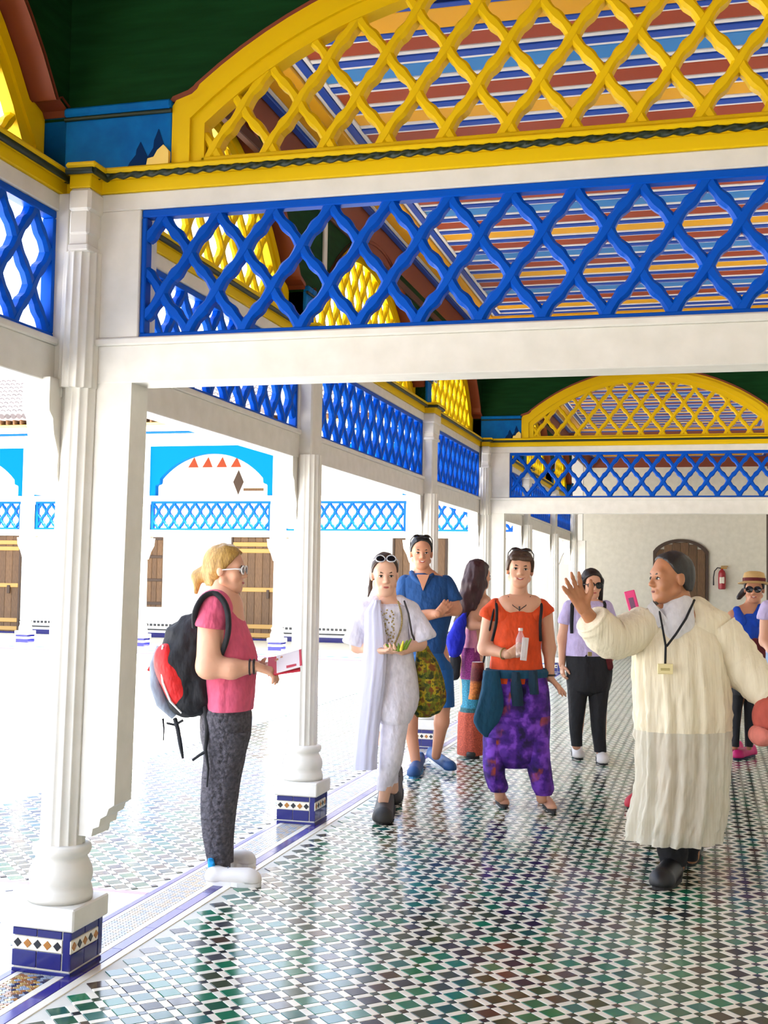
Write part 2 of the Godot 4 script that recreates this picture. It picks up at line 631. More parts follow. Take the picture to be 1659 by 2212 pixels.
func tile_floor() -> void:
	var fl := place("floor")
	put(fl, "bed", boxed(Vector3(-0.09, -0.15, BACK), Vector3(GALLERY + 0.2, -0.0035, 9.0), 0.0), mats.grout)
	# zellige: squares on the diagonal, white strips between them, a small dark square at every crossing
	var pitch := 0.1001
	var sq := 0.069
	var st := pitch - sq
	var bz := Basis(Vector3.UP, PI / 4)
	var greens := [mats.tile_green, mats.tile_green2, mats.tile_olive, mats.tile_teal, mats.tile_brown, mats.tile_ink]
	var one := func(size: Vector3) -> ArrayMesh:
		var g := Geo.new()
		g.slab(Transform3D(Basis(), Vector3(0, -size.y / 2, 0)), size, 0.0012)
		return g.mesh()
	var big: ArrayMesh = one.call(Vector3(sq - 0.002, 0.005, sq - 0.002))
	var strip: ArrayMesh = one.call(Vector3(sq - 0.002, 0.005, st - 0.002))
	var dot: ArrayMesh = one.call(Vector3(st - 0.002, 0.005, st - 0.002))
	var spots := []
	for i in range(-140, 160):
		for j in range(-150, 210):
			var w := bz * Vector3(i * pitch, 0, j * pitch)
			w += Vector3(0.02, 0, -9.0)
			if w.z > 5.5 or w.z < BACK or w.x < -1.95 or w.x > GALLERY:
				continue
			if w.x < -0.13 and (w.z > -1.05 or w.z < -16.6):
				continue
			if w.x > -0.16 and w.x < 0.285:
				continue
			spots.append([w.distance_squared_to(EYE - Vector3(0, 1.5, 0)) + (0.0 if is_seen(w) else 900.0), w])
	spots.sort_custom(func(a, b): return a[0] < b[0])
	var xs := []
	var ss := []
	var ds := []
	var cols := PackedColorArray()
	var dcols := PackedColorArray()
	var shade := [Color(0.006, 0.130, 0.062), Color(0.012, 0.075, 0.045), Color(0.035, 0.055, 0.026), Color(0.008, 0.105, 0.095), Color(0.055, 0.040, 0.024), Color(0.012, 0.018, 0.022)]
	for k in spots.size():
		var w: Vector3 = spots[k][1]
		var kind := [0, 0, 0, 0, 1, 1, 3, 2, 2, 4, 5][rng.randi() % 11] as int
		var tilt := Basis(Vector3(rng.randf_range(-1, 1), 0, rng.randf_range(-1, 1)).normalized(), rng.randf() * 0.016) * bz
		var t := Transform3D(tilt, w)
		var ta := Transform3D(Basis(Vector3(rng.randf_range(-1, 1), 0, rng.randf_range(-1, 1)).normalized(), rng.randf() * 0.012) * bz, w + bz * Vector3(0, 0, pitch / 2))
		var tb := Transform3D(bz * Basis(Vector3.UP, PI / 2), w + bz * Vector3(pitch / 2, 0, 0))
		if k < 300:
			var a := put(fl, "tile", big, greens[kind])
			a.transform = t
			if k < 150:
				a = put(fl, "tile_strip", strip, mats.tile_white)
				a.transform = ta
				a = put(fl, "tile_strip", strip, mats.tile_white)
				a.transform = tb
			else:
				ss.append_array([ta, tb])
		else:
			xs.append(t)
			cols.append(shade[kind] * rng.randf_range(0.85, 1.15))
			ss.append_array([ta, tb])
		ds.append(Transform3D(bz, w + bz * Vector3(pitch / 2, 0, pitch / 2)))
		dcols.append(shade[[2, 4, 5, 5][rng.randi() % 4]])
	many(fl, "tile_field", big, mats.tile_tinted, xs, cols)
	many(fl, "strip_field", strip, mats.tile_white, ss)
	many(fl, "crossing_field", dot, mats.tile_tinted, ds, dcols)
	# the border under the columns: cobalt strips, white strips, a band of small diamonds
	var z := 5.5
	while z > BACK:
		var ln := 0.30
		put(fl, "border_tile", boxed(Vector3(0.147, -0.006, z - ln + 0.002), Vector3(0.196, 0.0008, z), 0.001), mats.cobalt_floor if rng.randf() < 0.7 else mats.cobalt_floor2)
		z -= ln
	for q in [[0.199, 0.236, mats.tile_white], [0.112, 0.144, mats.tile_white], [-0.088, -0.058, mats.cobalt_floor2], [-0.055, -0.03, mats.tile_white]]:
		put(fl, "border_strip", boxed(Vector3(q[0], -0.006, BACK), Vector3(q[1], 0.0006, 5.5), 0.001), q[2])
	var small := []
	var scols := PackedColorArray()
	var sp := 0.0335
	var sd: ArrayMesh = one.call(Vector3(0.021, 0.004, 0.021))
	for i in range(0, 7):
		for j in range(-700, 170):
			var w := Vector3(-0.03 + 0.0237 * (i + 0.5) * 0.85, 0, j * 0.0237 + (0.01185 if i % 2 else 0.0))
			if w.z > 5.4 or w.z < -16.6 or w.x > 0.11:
				continue
			small.append(Transform3D(bz, w))
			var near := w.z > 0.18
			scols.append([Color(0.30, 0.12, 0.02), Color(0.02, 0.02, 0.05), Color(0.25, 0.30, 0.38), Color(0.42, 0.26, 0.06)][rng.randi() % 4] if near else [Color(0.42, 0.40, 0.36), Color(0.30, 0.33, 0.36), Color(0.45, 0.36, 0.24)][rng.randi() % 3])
	many(fl, "mosaic_band", sd, mats.tile_tinted, small, scols)


func is_seen(w: Vector3) -> bool:
	var d := w - EYE
	var dz := d.dot(cam_fwd)
	if dz < 0.5:
		return false
	return absf(d.dot(cam_right) / dz * 2600.0) < 840 and absf(d.dot(cam_up) / dz * 2600.0) < 1115


func many(parent: Node, called: String, m: Mesh, mt: Material, spots: Array, cols := PackedColorArray()) -> void:
	var mm := MultiMesh.new()
	mm.transform_format = MultiMesh.TRANSFORM_3D
	mm.use_colors = cols.size() > 0
	mm.mesh = m
	mm.instance_count = spots.size()
	for k in spots.size():
		mm.set_instance_transform(k, spots[k])
		if cols.size():
			mm.set_instance_color(k, cols[k])
	var o := MultiMeshInstance3D.new()
	o.name = called
	o.multimesh = mm
	o.material_override = mt
	o.set_meta("kind", "stuff")
	parent.add_child(o, true)


func ceiling_hall(z0: float, z1: float) -> void:
	# z0 > z1; painted boards across, a border of yellow and blue, brown coving down to the walls
	var c := place("ceiling")
	put(c, "deck", boxed(Vector3(-0.5, TOP + 0.02, z1), Vector3(GALLERY + 0.3, TOP + 0.22, z0), 0.0), mats.brown_dark)
	var a := z0 - 1.42
	var b := z1 + 1.42
	if a - b < 1.0:
		a = z0 - 0.4
		b = z1 + 0.4
	var x0 := 0.44
	var x1 := GALLERY - 0.44
	var n := int(round((a - b) / 0.315))
	var p := (a - b) / n
	var kinds := [mats.c_brown, mats.c_blue, mats.c_brown, mats.c_yellow]
	for k in n:
		var z := a - p * k
		put(c, "ceiling_board", boxed(Vector3(x0, TOP - 0.004, z - 0.155), Vector3(x1, TOP + 0.03, z - 0.005), 0.004), kinds[k % 4])
		for q in [[0.160, 0.195, mats.c_white, 0.008], [0.200, 0.262, mats.c_royal, 0.016], [0.267, 0.302, mats.c_white, 0.008]]:
			put(c, "ceiling_batten", boxed(Vector3(x0, TOP - q[3], z - q[1]), Vector3(x1, TOP + 0.03, z - q[0]), 0.003), q[2])
	# border frames, from inside out
	var at := 0.0
	for q in [[0.03, mats.c_white, 0.012], [0.05, mats.c_royal, 0.02], [0.03, mats.c_white, 0.012], [0.20, mats.c_yellow, 0.03], [0.03, mats.c_white, 0.03], [0.05, mats.c_royal, 0.045]]:
		var w: float = q[0]
		var y: float = TOP - q[2]
		var e0 := at
		var e1 := at + w - 0.003
		put(c, "ceiling_border", boxed(Vector3(x0 - e1, y, b - e1), Vector3(x0 - e0, TOP + 0.03, a + e1), 0.003), q[1])
		put(c, "ceiling_border", boxed(Vector3(x1 + e0, y, b - e1), Vector3(x1 + e1, TOP + 0.03, a + e1), 0.003), q[1])
		put(c, "ceiling_border", boxed(Vector3(x0 - e0, y, a + e0), Vector3(x1 + e0, TOP + 0.03, a + e1), 0.003), q[1])
		put(c, "ceiling_border", boxed(Vector3(x0 - e0, y, b - e1), Vector3(x1 + e0, TOP + 0.03, b - e0), 0.003), q[1])
		at += w
	# coving
	var e := at
	var g := Geo.new()
	var drop := 0.26
	var i0 := Vector3(x0 - e, TOP - 0.01, a + e)
	var i1 := Vector3(x1 + e, TOP - 0.01, a + e)
	var i2 := Vector3(x1 + e, TOP - 0.01, b - e)
	var i3 := Vector3(x0 - e, TOP - 0.01, b - e)
	var o0 := Vector3(-0.02, TOP - drop, z0)
	var o1 := Vector3(GALLERY, TOP - drop, z0)
	var o2 := Vector3(GALLERY, TOP - drop, z1)
	var o3 := Vector3(-0.02, TOP - drop, z1)
	g.quad(o0, i0, i3, o3)
	g.quad(i1, o1, o2, i2)
	g.quad(o0, o1, i1, i0)
	g.quad(i3, i2, o2, o3)
	put(c, "coving", g, mats.brown)
	g = Geo.new()
	g.box(Vector3(-0.03, TOP - drop - 0.05, z1), Vector3(0.018, TOP - drop + 0.012, z0), 0.006)
	g.box(Vector3(GALLERY - 0.018, TOP - drop - 0.05, z1), Vector3(GALLERY + 0.03, TOP - drop + 0.012, z0), 0.006)
	put(c, "wall_plate", g, mats.brown_dark)


func plank_door(called: String, w: float, h: float, arched: bool, at: Vector3, bars: bool) -> Node3D:
	var o := place(called)
	o.position = at
	var n := maxi(3, int(w / 0.17))
	for k in n:
		var x0 := -w / 2 + w * k / n
		var x1 := -w / 2 + w * (k + 1) / n - 0.004
		var top := h
		if arched:
			var xm := (absf(x0 + x1) / 2) / (w / 2)
			top = h - 0.42 * (1.0 - sqrt(1.0 - xm * xm * 0.85))
		put(o, "plank", boxed(Vector3(x0, 0.02, -0.02), Vector3(x1, top, 0.03), 0.006), mats.wood if k % 2 else mats.wood2)
	var g := Geo.new()
	if arched:
		var p := PackedVector2Array([Vector2(-w / 2 - 0.06, 0), Vector2(-w / 2, 0)])
		for k in 21:
			var x := -w / 2 + w * k / 20.0
			var u := x / (w / 2)
			p.append(Vector2(x, h - 0.42 * (1.0 - sqrt(1.0 - u * u * 0.85)) + 0.005))
		p.append_array([Vector2(w / 2, 0), Vector2(w / 2 + 0.06, 0)])
		for k in 21:
			var x := (w / 2 + 0.06) * (1 - k / 10.0)
			var u := x / (w / 2 + 0.06)
			p.append(Vector2(x, h + 0.06 - 0.42 * (1.0 - sqrt(1.0 - u * u * 0.85)) + 0.005))
		g.plate(p, -0.02, 0.05)
	else:
		g.box(Vector3(-w / 2 - 0.05, 0, -0.02), Vector3(-w / 2, h + 0.05, 0.05), 0.006)
		g.box(Vector3(w / 2, 0, -0.02), Vector3(w / 2 + 0.05, h + 0.05, 0.05), 0.006)
		g.box(Vector3(-w / 2, h, -0.02), Vector3(w / 2, h + 0.05, 0.05), 0.006)
	put(o, "door_frame", g, mats.wood_dark)
	if bars:
		for q in [0.1, 0.30, 1.15, 2.05, 2.2]:
			if q < h:
				put(o, "rail", boxed(Vector3(-w / 2, q - 0.05, 0.03), Vector3(w / 2, q + 0.05, 0.06), 0.01), mats.wood_light)
		put(o, "latch", boxed(Vector3(w * 0.28, 0.95, 0.05), Vector3(w * 0.34, 1.15, 0.09), 0.008), mats.wood_dark)
	return o


# ---------------------------------------------------------------- figures
class Field:
	var lo: Vector3
	var cell: float
	var k: float
	var nx: int
	var ny: int
	var nz: int
	var d := PackedFloat32Array()

	func _init(from: Vector3, to: Vector3, size: float, blend: float) -> void:
		lo = from
		cell = size
		k = blend
		nx = int(ceil((to.x - from.x) / size)) + 1
		ny = int(ceil((to.y - from.y) / size)) + 1
		nz = int(ceil((to.z - from.z) / size)) + 1
		d.resize(nx * ny * nz)
		d.fill(1000.0)

	func span(a: Vector3, b: Vector3) -> Array:
		var p := (a - lo) / cell
		var q := (b - lo) / cell
		return [clampi(int(floor(p.x)), 0, nx - 1), clampi(int(ceil(q.x)), 0, nx - 1), clampi(int(floor(p.y)), 0, ny - 1), clampi(int(ceil(q.y)), 0, ny - 1), clampi(int(floor(p.z)), 0, nz - 1), clampi(int(ceil(q.z)), 0, nz - 1)]

	func cone(a: Vector3, b: Vector3, ra: float, rb: float, flat := 1.0, flat_x := 1.0) -> void:
		var r := maxf(ra, rb) + k + cell * 2.0
		var e := Vector3(r / minf(1.0, flat_x), r, r / minf(1.0, flat))
		var s := span(a.min(b) - e, a.max(b) + e)
		var ba := b - a
		ba.z *= flat
		ba.x *= flat_x
		var bb := maxf(ba.dot(ba), 1e-9)
		for z in range(s[4], s[5] + 1):
			for y in range(s[2], s[3] + 1):
				var at: int = (z * ny + y) * nx
				for x in range(s[0], s[1] + 1):
					var pa := Vector3(lo.x + x * cell - a.x, lo.y + y * cell - a.y, lo.z + z * cell - a.z)
					pa.z *= flat
					pa.x *= flat_x
					var h := clampf(pa.dot(ba) / bb, 0.0, 1.0)
					var n := (pa - ba * h).length() - ra - (rb - ra) * h
					var o := d[at + x]
					var f := k - absf(o - n)
					d[at + x] = minf(o, n) - (f * f / k * 0.25 if f > 0.0 else 0.0)

	func ball(c: Vector3, r: Vector3) -> void:
		var e := r + Vector3.ONE * (k + cell * 2.0)
		var s := span(c - e, c + e)
		for z in range(s[4], s[5] + 1):
			for y in range(s[2], s[3] + 1):
				var at: int = (z * ny + y) * nx
				for x in range(s[0], s[1] + 1):
					var p := Vector3(lo.x + x * cell - c.x, lo.y + y * cell - c.y, lo.z + z * cell - c.z)
					var q := p / r
					var k0 := q.length()
					var k1 := (q / r).length()
					var n := k0 * (k0 - 1.0) / k1 if k1 > 1e-6 else -r.x
					var o := d[at + x]
					var f := k - absf(o - n)
					d[at + x] = minf(o, n) - (f * f / k * 0.25 if f > 0.0 else 0.0)

	# takes away what lies in front of the plane
	func cut(c: Vector3, normal: Vector3) -> void:
		var m := normal.normalized()
		for z in nz:
			for y in ny:
				var at: int = (z * ny + y) * nx
				for x in nx:
					if d[at + x] < cell * 3:
						d[at + x] = maxf(d[at + x], (lo + Vector3(x, y, z) * cell - c).dot(m))

	func carve(c: Vector3, r: Vector3) -> void:
		var s := span(c - r - Vector3.ONE * cell * 2, c + r + Vector3.ONE * cell * 2)
		for z in range(s[4], s[5] + 1):
			for y in range(s[2], s[3] + 1):
				var at: int = (z * ny + y) * nx
				for x in range(s[0], s[1] + 1):
					var q := (lo + Vector3(x, y, z) * cell - c) / r
					d[at + x] = maxf(d[at + x], -(q.length() - 1.0) * minf(r.x, minf(r.y, r.z)))

	func ripple(n: FastNoiseLite, amp: float, squash := Vector3.ONE) -> void:
		for z in nz:
			for y in ny:
				var at: int = (z * ny + y) * nx
				for x in nx:
					if absf(d[at + x]) < cell * 3:
						d[at + x] += amp * n.get_noise_3dv((lo + Vector3(x, y, z) * cell) * squash)

	func into(g: Geo, t := Transform3D()) -> void:
		var p := PackedVector3Array()
		var ix := PackedInt32Array()
		var id := {}
		var sx := 1
		var sy := nx
		var sz := nx * ny
		var lim := cell * 2.2
		var cells := PackedInt32Array()
		for z in nz - 1:
			for y in ny - 1:
				var at: int = (z * ny + y) * nx
				for x in nx - 1:
					var i := at + x
					if absf(d[i]) > lim:
						continue
					var v := [d[i], d[i + 1], d[i + sy], d[i + sy + 1], d[i + sz], d[i + sz + 1], d[i + sz + sy], d[i + sz + sy + 1]]
					var neg := 0
					for q in v:
						if q < 0:
							neg += 1
					if neg == 0 or neg == 8:
						continue
					var sum := Vector3()
					var cnt := 0
					for e in [[0, 1], [2, 3], [4, 5], [6, 7], [0, 2], [1, 3], [4, 6], [5, 7], [0, 4], [1, 5], [2, 6], [3, 7]]:
						var va: float = v[e[0]]
						var vb: float = v[e[1]]
						if (va < 0) != (vb < 0):
							var f := va / (va - vb)
							var ca := Vector3(e[0] & 1, (e[0] >> 1) & 1, e[0] >> 2)
							var cb := Vector3(e[1] & 1, (e[1] >> 1) & 1, e[1] >> 2)
							sum += ca.lerp(cb, f)
							cnt += 1
					id[i] = p.size()
					p.append(t * (lo + (Vector3(x, y, z) + sum / cnt) * cell))
					cells.append(i)
		for i in cells:
			var a: bool = d[i] < 0
			for ax in 3:
				var st: int = [sx, sy, sz][ax]
				if (d[i + st] < 0) == a:
					continue
				var u: int = [sy, sz, sx][ax]
				var w: int = [sz, sx, sy][ax]
				if not (id.has(i - u) and id.has(i - w) and id.has(i - u - w)):
					continue
				var q := [id[i - u - w], id[i - w], id[i], id[i - u]]
				if a:
					ix.append_array([q[0], q[1], q[2], q[0], q[2], q[3]])
				else:
					ix.append_array([q[0], q[2], q[1], q[0], q[3], q[2]])
		var start := g.v.size()
		g.smooth(p, ix)
		if t.basis.determinant() < 0:
			g.outward(start)


var who: Node3D          # the figure that is being built
var eye_l: Vector3       # the viewpoint in its frame
var inv: Basis
var wrinkle: FastNoiseLite


# a figure that stands at the floor point seen at (u, v) of the photograph; its own x runs to the right, z towards the viewer
func figure(label: String, u: float, v: float) -> Node3D:
	var dir := ray(u, v)
	var at := EYE + dir * (-EYE.y / dir.y)
	who = thing("person", label, "person", at, YAW)
	inv = Basis(Vector3.UP, YAW).inverse()
	eye_l = inv * (EYE - at)
	return who


func ray(u: float, v: float) -> Vector3:
	return cam_fwd + cam_right * ((u - 829.5) / 2600.0) - cam_up * ((v - 1106.0) / 2600.0)


# the point of the figure's frame that is seen at (u, v), dz metres nearer than the feet
func J(u: float, v: float, dz := 0.0) -> Vector3:
	var r := inv * ray(u, v)
	return eye_l + r * ((dz - eye_l.z) / r.z)


func bounds(list: Array) -> Array:
	var a := Vector3.ONE * 99
	var b := -a
	for q in list:
		for e in 2:
			var p: Vector3 = q[e]
			var r: float = q[2 + e] + 0.07
			a = a.min(p - Vector3.ONE * r)
			b = b.max(p + Vector3.ONE * r)
	return [a, b]


# list: [point, point, radius, radius, flatness]
func blob(g: Geo, list: Array, cell: float, blend: float, amp := 0.0, cuts: Array = [], squash := Vector3.ONE) -> void:
	var bb := bounds(list)
	var f := Field.new(bb[0], bb[1], cell, blend)
	for q in list:
		f.cone(q[0], q[1], q[2], q[3], q[4] if q.size() > 4 else 1.0, q[5] if q.size() > 5 else 1.0)
	if amp > 0:
		f.ripple(wrinkle, amp, squash)
	for q in cuts:
		f.cut(q[0], q[1])
	f.into(g)


# cloth or limb lofted through level rings: [left u, right u, v, dz, depth]; cols: colour per ring
func loft(list: Array, seg := 36, folds := 0, amp := 0.0, phase := 0.0, cap := true, cols: Array = [], square := 1.0) -> Geo:
	var g := Geo.new()
	var rings := []
	var rc := []
	var n := list.size()
	for k in (n - 1) * 4 + 1:
		var f := k / 4.0
		var i := mini(int(f), n - 2)
		var t := f - i
		var q := []
		for e in 5:
			var p0: float = list[maxi(i - 1, 0)][e]
			var p1: float = list[i][e]
			var p2: float = list[i + 1][e]
			var p3: float = list[mini(i + 2, n - 1)][e]
			q.append(cubic_interpolate(p1, p2, p0, p3, t) if e < 2 or e > 2 else lerpf(p1, p2, t))
		var a := J(q[0], q[2], q[3])
		var b := J(q[1], q[2], q[3])
		var c := (a + b) / 2
		var rx := (b - a) / 2
		var fa: float = amp
		if list[i].size() > 5:
			fa = lerpf(list[i][5], list[i + 1][5] if list[i + 1].size() > 5 else list[i][5], t)
		var r := PackedVector3Array()
		for s in seg:
			var th := TAU * s / seg
			var m := 1.0
			if folds:
				m += fa * (sin(folds * th + phase + c.y * 1.3) * 0.6 + sin((folds * 1.7) * th + phase * 2.3 - c.y * 2.1) * 0.4)
				m += fa * 0.8 * wrinkle.get_noise_3d(c.x * 30 + cos(th) * 26, c.y * 42, sin(th) * 26 + phase * 9)
			var ct := signf(cos(th)) * pow(absf(cos(th)), square)
			var sn := signf(sin(th)) * pow(absf(sin(th)), square)
			r.append(c + rx * ct * m + Vector3(0, 0, 1) * sn * q[4] * m)
		rings.append(r)
		if cols.size():
			var rr := PackedColorArray()
			var c0: Color = cols[i]
			var c1: Color = cols[mini(i + 1, cols.size() - 1)]
			rr.resize(seg)
			rr.fill(c0 if t < 0.5 else c1)
			rc.append(rr)
	if cols.size():
		g.tinted = true
	g.skin(rings, cap, cap, rc)
	return g


# sleeve or limb through points with radii
func limb(pts: Array, rad: Array, seg := 16, amp := 0.0) -> Geo:
	var g := Geo.new()
	var P := []
	var R := []
	for k in (pts.size() - 1) * 6 + 1:
		var f := k / 6.0
		var i := mini(int(f), pts.size() - 2)
		var t := f - i
		var p0: Vector3 = pts[maxi(i - 1, 0)]
		var p1: Vector3 = pts[i]
		var p2: Vector3 = pts[i + 1]
		var p3: Vector3 = pts[mini(i + 2, pts.size() - 1)]
		P.append(p1.cubic_interpolate(p2, p0, p3, t))
		var rr: float = lerpf(rad[i], rad[i + 1], t)
		if amp > 0:
			rr *= 1.0 + amp * sin(k * 1.9 + p1.x * 40.0)
		R.append(rr)
	g.tube(P, R, seg)
	return g


# a hand: wrist point, finger direction, palm normal, thumb side along +x of the hand when side > 0
func hand(g: Geo, wrist: Vector3, dir: Vector3, palm: Vector3, side: float, curl: Array, spread := 0.1, size := 1.0, thumb := 0.5) -> void:
	var f := Field.new(Vector3(-0.085, -0.035, -0.045), Vector3(0.085, 0.215, 0.10), 0.0042, 0.009)
	var xs := [0.031, 0.011, -0.010, -0.029]
	var ln := [0.073, 0.081, 0.075, 0.058]
	for i in 4:
		var kn := Vector3(xs[i], 0.088 - absf(xs[i] - 0.01) * 0.25, 0)
		f.cone(Vector3(xs[i] * 0.62, 0.0, 0), kn, 0.016, 0.0115)
		var a: float = (xs[i] - 0.001) / 0.03 * spread
		var bend := 0.06
		var p := kn
		for s in 3:
			bend += curl[i] * [0.75, 1.05, 0.8][s]
			var v := Vector3(sin(a) * cos(bend), cos(a) * cos(bend), sin(bend))
			var q: Vector3 = p + v * ln[i] * [0.46, 0.31, 0.25][s]
			f.cone(p, q, 0.0102 - s * 0.0010, 0.0094 - s * 0.0011)
			p = q
	f.cone(Vector3(0, -0.02, 0), Vector3(0, 0.03, 0), 0.024, 0.022)
	var tb := Vector3(0.024, 0.022, 0.006)
	var t1 := tb + Vector3(0.72, 0.62, 0.25 + thumb * 0.4).normalized() * 0.042
	var t2 := t1 + Vector3(0.50, 0.80, 0.15 + thumb * 0.5).normalized() * 0.032
	var t3 := t2 + Vector3(0.30, 0.92, 0.10 + thumb * 0.5).normalized() * 0.024
	f.cone(tb, t1, 0.0165, 0.012)
	f.cone(t1, t2, 0.0115, 0.0105)
	f.cone(t2, t3, 0.0102, 0.0085)
	var y := dir.normalized()
	var z := (palm - y * palm.dot(y)).normalized()
	var x := y.cross(z) * side
	f.into(g, Transform3D(Basis(x * size, y * size, z * size), wrist))


# a head in its own frame (face along +z), then turned; returns its transform
func head(g: Geo, at: Vector3, size: float, yaw: float, pitch := 0.0, roll := 0.0, wide := 1.0) -> Transform3D:
	var s := size / 0.235
	var t := Transform3D(Basis(Vector3.UP, yaw) * Basis(Vector3.RIGHT, pitch) * Basis(Vector3.BACK, roll) * Basis.from_scale(Vector3(s * wide, s, s)), at)
	var f := Field.new(Vector3(-0.105, -0.16, -0.125), Vector3(0.105, 0.135, 0.14), 0.0046, 0.022)
	f.ball(Vector3(0, 0.032, -0.012), Vector3(0.075, 0.088, 0.094))
	f.cone(Vector3(0, -0.02, 0.032), Vector3(0, -0.075, 0.045), 0.058, 0.036)
	f.cone(Vector3(-0.022, -0.080, 0.052), Vector3(0.022, -0.080, 0.052), 0.026, 0.026)
	f.cone(Vector3(-0.052, -0.055, 0.0), Vector3(-0.02, -0.085, 0.045), 0.022, 0.022)
	f.cone(Vector3(0.052, -0.055, 0.0), Vector3(0.02, -0.085, 0.045), 0.022, 0.022)
	f.ball(Vector3(0, -0.098, 0.062), Vector3(0.020, 0.014, 0.018))
	f.ball(Vector3(-0.036, -0.030, 0.056), Vector3(0.026, 0.026, 0.022))
	f.ball(Vector3(0.036, -0.030, 0.056), Vector3(0.026, 0.026, 0.022))
	f.cone(Vector3(-0.036, 0.024, 0.064), Vector3(0.036, 0.024, 0.064), 0.017, 0.017)
	f.k = 0.010
	f.carve(Vector3(-0.031, 0.0, 0.088), Vector3(0.018, 0.011, 0.011))
	f.carve(Vector3(0.031, 0.0, 0.088), Vector3(0.018, 0.011, 0.011))
	f.cone(Vector3(0, 0.012, 0.078), Vector3(0, -0.026, 0.100), 0.009, 0.011)
	f.cone(Vector3(-0.011, -0.031, 0.090), Vector3(0.011, -0.031, 0.090), 0.009, 0.009)
	f.cone(Vector3(-0.020, -0.060, 0.079), Vector3(0.020, -0.060, 0.079), 0.010, 0.010)
	for e in [-1.0, 1.0]:
		f.ball(Vector3(0.077 * e, -0.004, -0.012), Vector3(0.011, 0.031, 0.019))
	f.cone(Vector3(0, -0.07, -0.015), Vector3(0, -0.15, -0.022), 0.054, 0.052)
	f.into(g, t)
	return t


func face(t: Transform3D, lips: Material, brow: Material, smile := 0.0, lids := false) -> void:
	for e in [-1.0, 1.0]:
		var g := Geo.new()
		if not lids:
			g.tube([t * Vector3(0.031 * e - 0.012, -0.001, 0.079), t * Vector3(0.031 * e, 0.0, 0.0815), t * Vector3(0.031 * e + 0.012, -0.001, 0.079)], [0.002, 0.0058, 0.002], 8)
			put(who, "eye", g, mats.eye_white)
			g = Geo.new()
			g.tube([t * Vector3(0.031 * e, 0.0, 0.080), t * Vector3(0.031 * e, 0.0, 0.0885)], [0.0066, 0.0052], 10)
			put(who, "iris", g, mats.eye_dark)
		if not lids:
			g = Geo.new()
			g.tube([t * Vector3(0.031 * e - 0.015, 0.002, 0.0775), t * Vector3(0.031 * e, 0.0068, 0.0835), t * Vector3(0.031 * e + 0.015, 0.002, 0.0775)], [0.0014, 0.0024, 0.0014], 6)
			put(who, "eyelash", g, mats.eye_dark)
		g = Geo.new()
		g.tube([t * Vector3(0.047 * e, 0.017, 0.071), t * Vector3(0.032 * e, 0.0225, 0.0815), t * Vector3(0.014 * e, 0.0185, 0.0835)], [0.0030, 0.0058, 0.0046], 8)
		put(who, "eyebrow", g, brow)
	var m := Geo.new()
	var w := 0.022 + 0.008 * smile
	m.tube([t * Vector3(-w, -0.0585 + 0.008 * smile, 0.079), t * Vector3(-w * 0.5, -0.0610, 0.0885), t * Vector3(0, -0.0620 - 0.002 * smile, 0.0905), t * Vector3(w * 0.5, -0.0610, 0.0885), t * Vector3(w, -0.0585 + 0.008 * smile, 0.079)], [0.002, 0.0052, 0.0060, 0.0052, 0.002], 8)
	put(who, "lips", m, lips)
	if smile > 0.5:
		m = Geo.new()
		m.tube([t * Vector3(-w * 0.7, -0.0575, 0.0870), t * Vector3(0, -0.0605, 0.0945), t * Vector3(w * 0.7, -0.0575, 0.0870)], [0.0012, 0.0040, 0.0012], 8)
		put(who, "teeth", m, mats.eye_white)


# hair: a cap over the skull with its hairline, plus extra locks given in the head's frame
func hair(t: Transform3D, m: Material, line := 0.013, thick := 0.010, low := -0.085, locks: Array = [], tilt := 0.6) -> void:
	var f := Field.new(Vector3(-0.17, -0.42, -0.22), Vector3(0.17, 0.16, 0.15), 0.007, 0.016)
	f.ball(Vector3(0, 0.032, -0.014), Vector3(0.077, 0.090, 0.096) + Vector3.ONE * thick)
	f.cone(Vector3(0, -0.01, -0.055), Vector3(0, -0.06, -0.05), 0.056 + thick, 0.045 + thick)
	f.cut(Vector3(0, -line / tilt, 0), Vector3(0, -tilt, 0.8))
	f.cut(Vector3(0, low, 0), Vector3(0, -1, 0))
	for q in locks:
		f.cone(q[0], q[1], q[2], q[3], q[4] if q.size() > 4 else 1.0)
	f.ripple(wrinkle, 0.0055, Vector3(2.4, 0.7, 2.4))
	var g := Geo.new()
	f.into(g, t)
	put(who, "hair", g, m)


func glasses(t: Transform3D, up: float, fwd: float, frame: Material, lens: Material, tilt := 0.0, big := 1.0) -> void:
	var tt := t * Transform3D(Basis(Vector3.RIGHT, tilt), Vector3(0, up, fwd))
	var o := Node3D.new()
	o.name = "sunglasses"
	who.add_child(o, true)
	for e in [-1.0, 1.0]:
		var g := Geo.new()
		var rings := []
		for z in [-0.003, 0.003]:
			var r := PackedVector3Array()
			for i in 20:
				var a := TAU * i / 20
				r.append(tt * Vector3(0.033 * e + cos(a) * 0.026 * big, sin(a) * 0.021 * big, z - absf(cos(a)) * 0.004))
			rings.append(r)
		g.skin(rings)
		put(o, "lens", g, lens)
		g = Geo.new()
		var pts := []
		var rad := []
		for i in 21:
			var a := TAU * i / 20
			pts.append(tt * Vector3(0.033 * e + cos(a) * 0.028 * big, sin(a) * 0.023 * big, 0.002 - absf(cos(a)) * 0.004))
			rad.append(0.0042)
		g.tube(pts, rad, 6)
		g.tube([tt * Vector3(0.060 * e, 0.004, -0.002), tt * Vector3(0.080 * e, 0.004, -0.03), tt * Vector3(0.083 * e, -0.004, -0.10)], [0.004, 0.0035, 0.003], 6)
		put(o, "frame", g, frame)


